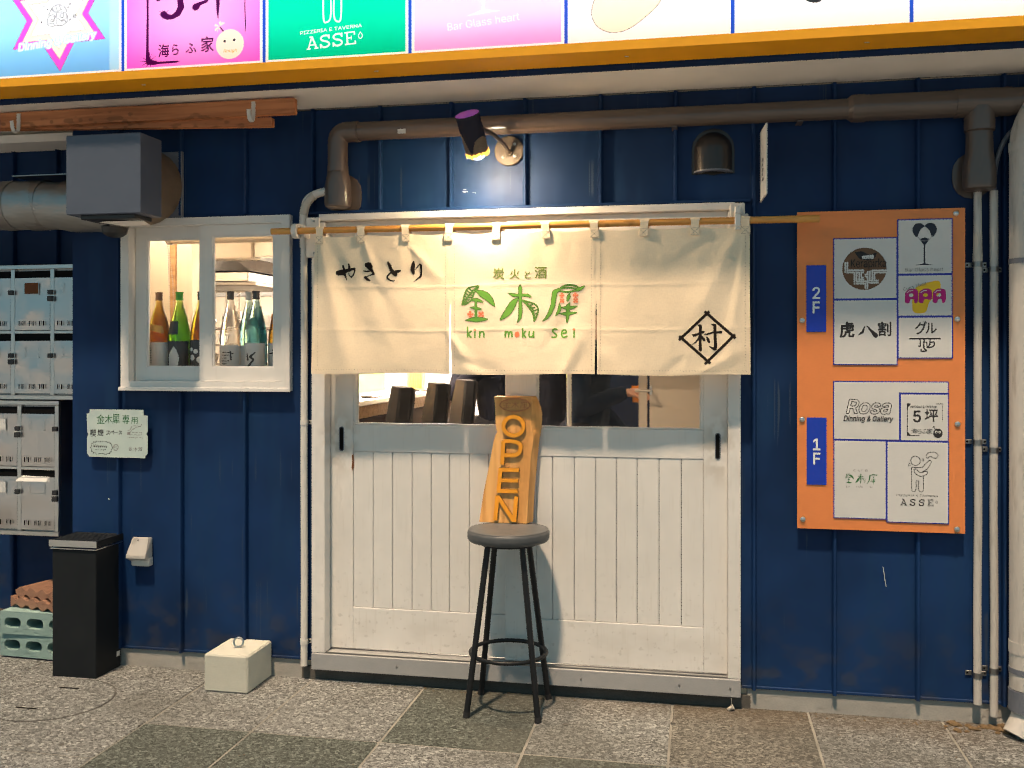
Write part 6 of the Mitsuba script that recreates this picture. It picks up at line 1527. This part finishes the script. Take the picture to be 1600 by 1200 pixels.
for x, y, sx, sy, kk in ((-1.95, 2.9, 0.30, 2.2, 0.62), (-3.6, 1.4, 0.35, 0.5, 0.32), (-0.5, 2.2, 0.25, 0.25, 0.10), (-2.75, 0.37, 0.35, 0.14, 0.22)):  # the lamp by the window is added to brighten the niche wall
    c = thing('ceiling_lamp', {-1.95: 'long warm ceiling lamp over the counter', -3.6: 'ceiling lamp over the kitchen', -0.5: 'small ceiling lamp over the guests on the right', -2.75: 'added unseen lamp just inside the left window'}[x], 'lamp')
    add('housing', box(x - sx / 2 - 0.02, x + sx / 2 + 0.02, y - sy / 2 - 0.02, y + sy / 2 + 0.02, 2.52, 2.559), 'room_white', c)
    d = add('diffuser', trimesh.Trimesh([(x - sx / 2, y - sy / 2, 2.518), (x + sx / 2, y - sy / 2, 2.518), (x + sx / 2, y + sy / 2, 2.518), (x - sx / 2, y + sy / 2, 2.518)], [(0, 2, 1), (0, 3, 2)], process=False), 'room_white', c)
    scene[d]['emitter'] = {'type': 'area', 'radiance': {'type': 'rgb', 'value': [ROOM_GLOW * kk * v for v in (1.35, 1.06, 0.76)]}, 'sampling_weight': 1.5}


# ---------------------------------------------------------------- the guests
def blend(bones, size=0.018, it=12):
    parts = []
    for a, ra, b, rb in bones:
        pts = []
        for c, r in ((a, ra), (b, rb)):
            s = trimesh.creation.icosphere(2, 1.0).vertices
            pts.append(np.asarray(c, float) + s * np.asarray(r, float))
        parts.append(m3.Manifold.hull_points(np.vstack(pts)))
    m = m3.Manifold.batch_boolean(parts, m3.OpType.Add).refine_to_length(size)
    q = m.to_mesh()
    t = trimesh.Trimesh(q.vert_properties[:, :3], q.tri_verts)
    trimesh.smoothing.filter_taubin(t, lamb=0.5, nu=0.53, iterations=it)
    return t


def guest(label, place, rz, J, coat, hair_long):
    """J: joints in the person's own frame (x to the left hand, y forward, z up from the floor)."""
    k = thing('person', label, 'person')

    def pl(m):
        return move(m, place, rz=rz)
    v = lambda a: np.asarray(a, float)
    H_ = v(J['head'])
    bones = [(J['hip'], (0.15, 0.11, 0.10), J['chest'], (0.155, 0.105, 0.12)), (J['chest'], (0.155, 0.105, 0.12), J['neck'], (0.060, 0.055, 0.05)), (J['neck'], 0.050, H_ - (0, 0.01, 0.07), 0.048),
             (H_ + (0, -0.015, 0.03), (0.075, 0.092, 0.085), H_ + (0, 0.035, -0.075), (0.045, 0.045, 0.040)), (H_ + (0, 0.085, 0.005), 0.012, H_ + (0, 0.105, -0.03), 0.014),
             (H_ + (0.074, -0.01, 0.01), (0.010, 0.018, 0.03), H_ + (0.076, -0.005, -0.02), (0.008, 0.014, 0.015)), (H_ + (-0.074, -0.01, 0.01), (0.010, 0.018, 0.03), H_ + (-0.076, -0.005, -0.02), (0.008, 0.014, 0.015))]
    wear, legs, shoes = [bones[0], bones[1]], [], []
    for s, n_ in ((1, 'l'), (-1, 'r')):
        sh, el, wr = v(J['sh_' + n_]), v(J['el_' + n_]), v(J['wr_' + n_])
        bones += [(J['chest'], 0.09, sh, 0.055), (sh, 0.055, el, 0.042), (el, 0.042, wr, 0.027)]
        wear += [(J['chest'] + v((0, 0, 0.03)), 0.10, sh, 0.068), (sh, 0.070, el, 0.060), (el, 0.060, wr * 0.93 + el * 0.07, 0.044)]
        d = v(J['pt_' + n_])
        d = d / np.linalg.norm(d)
        side = np.cross(d, (0, 0, 1)) if abs(d[2]) < 0.8 else np.cross(d, (0, 1, 0))
        side = side / np.linalg.norm(side)
        nrm = np.cross(side, d)
        bones.append((wr, 0.024, wr + d * 0.085, (0.030, 0.026, 0.026)))
        for f, (o, l) in enumerate(((-0.030, 0.070), (-0.010, 0.080), (0.010, 0.075), (0.030, 0.058))):
            a = wr + d * 0.085 + side * o
            b = a + d * l * 0.55 - nrm * 0.012
            c = b + d * l * 0.30 - nrm * 0.030
            bones += [(a, 0.0095, b, 0.0088), (b, 0.0088, c, 0.0078)]
        a = wr + d * 0.03 + side * 0.026 * s
        bones += [(a, 0.012, a + d * 0.035 + side * 0.026 * s - nrm * 0.012, 0.0098), (a + d * 0.035 + side * 0.026 * s - nrm * 0.012, 0.0098, a + d * 0.066 + side * 0.030 * s - nrm * 0.026, 0.0085)]
        hp, kn, an = v(J['hip']) + (s * 0.09, 0, -0.02), v(J['kn_' + n_]), v(J['an_' + n_])
        bones += [(hp, 0.085, kn, 0.058), (kn, 0.056, an, 0.038), (an, 0.038, an + (0, 0.15, -0.045), (0.038, 0.045, 0.026))]
        legs += [(hp, 0.100, kn, 0.072), (kn, 0.070, an, 0.056)]
        shoes += [(an + (0, -0.02, -0.03), 0.045, an + (0, 0.16, -0.045), (0.044, 0.055, 0.032))]
    add('body', pl(blend(bones, 0.014)), 'skin', k, smooth=True)
    top = [(a, np.asarray(ra) + 0.020, b, np.asarray(rb) + 0.014) for a, ra, b, rb in wear[:2]]
    top[1] = (J['chest'], (0.178, 0.128, 0.135), v(J['neck']) - (0, 0, 0.02), (0.080, 0.075, 0.05))
    hem = v(J['hip']) + (0, 0.0, -0.10)
    ct = (blend(top + wear[2:] + [(J['hip'], (0.175, 0.135, 0.11), hem, (0.19, 0.15, 0.08))], 0.014))
    ct.vertices += ct.vertex_normals * (0.022 * (meshkit.fbm(ct.vertices * (16, 16, 7), 3, 2) - 0.5))[:, None]
    add('coat', pl(ct), coat, k, smooth=True)
    add('trousers', pl(blend(legs + [(v(J['hip']) - (0, 0, 0.02), (0.155, 0.118, 0.09), v(J['hip']) - (0, 0, 0.05), (0.15, 0.115, 0.09))], 0.022)), 'trousers', k, smooth=True)
    add('shoes', pl(blend(shoes, 0.015, 6)), 'black_plastic', k, smooth=True)
    hb = [(H_ + (0, -0.025, 0.045), (0.086, 0.098, 0.085), H_ + (0, -0.055, -0.02), (0.084, 0.065, 0.07))]
    if hair_long:
        hb.append((H_ + (0, -0.055, -0.02), (0.084, 0.060, 0.07), H_ + (0, -0.085, -0.24), (0.075, 0.035, 0.05)))
    add('hair', pl(blend(hb, 0.018)), 'hair', k, smooth=True)
    for s in (-1, 1):
        e = trimesh.creation.icosphere(2, 0.010)
        e.apply_translation(H_ + (s * 0.030, 0.078, 0.012))
        add('eye', pl(e), 'dark_gap', k, smooth=True)
    return k


J1 = dict(hip=(0, 0, 0.84), chest=(0, 0.06, 1.17), neck=(0, 0.09, 1.36), head=(0, 0.13, 1.50), sh_l=(0.19, 0.07, 1.27), el_l=(0.25, 0.24, 1.06), wr_l=(0.14, 0.42, 1.10), pt_l=(-0.5, 0.8, 0.1),
          sh_r=(-0.19, 0.07, 1.27), el_r=(-0.24, 0.25, 1.07), wr_r=(-0.10, 0.26, 1.28), pt_r=(0.3, 0.1, 1.0), kn_l=(0.12, 0.42, 0.80), kn_r=(-0.12, 0.42, 0.80), an_l=(0.11, 0.36, 0.37), an_r=(-0.11, 0.36, 0.37))
guest('guest in a black coat seated at the counter, one hand raised', (-1.47, 2.86, FZ - 0.02), 80, J1, 'coat_black', True)
J2 = dict(hip=(0, 0, 0.90), chest=(0, 0.01, 1.22), neck=(0, 0.0, 1.42), head=(0, 0.03, 1.55), sh_l=(0.20, 0, 1.33), el_l=(0.27, 0.05, 1.04), wr_l=(0.17, 0.27, 1.12), pt_l=(-0.1, 1.0, 0.05),
          sh_r=(-0.20, 0, 1.33), el_r=(-0.25, -0.02, 1.04), wr_r=(-0.20, 0.16, 0.86), pt_r=(0.0, 0.4, -1.0), kn_l=(0.10, 0.02, 0.48), kn_r=(-0.10, 0.02, 0.48), an_l=(0.10, -0.02, 0.08), an_r=(-0.10, -0.02, 0.08))
guest('guest in a dark navy coat standing behind the right door pane', (-0.66, 1.62, FZ), -100, J2, 'coat_navy', False)
cup = thing('orange_cup', 'orange drinking cup held up by the standing guest', 'cup')
add('cup', lathe([(0, 1.215), (0.030, 1.215), (0.036, 1.31), (0.033, 1.31), (0.028, 1.222), (0, 1.222)], 28, 1.0, (-0.350, 1.46, 0)), 'cup_orange', cup, smooth=30)
J3 = dict(J2)
J3.update(wr_l=(0.22, 0.20, 0.90), pt_l=(0, 0.5, -1.0))
guest('guest in a black jacket standing in the middle, half behind the steel pole', (-0.93, 2.15, FZ), 150, J3, 'coat_black', True)
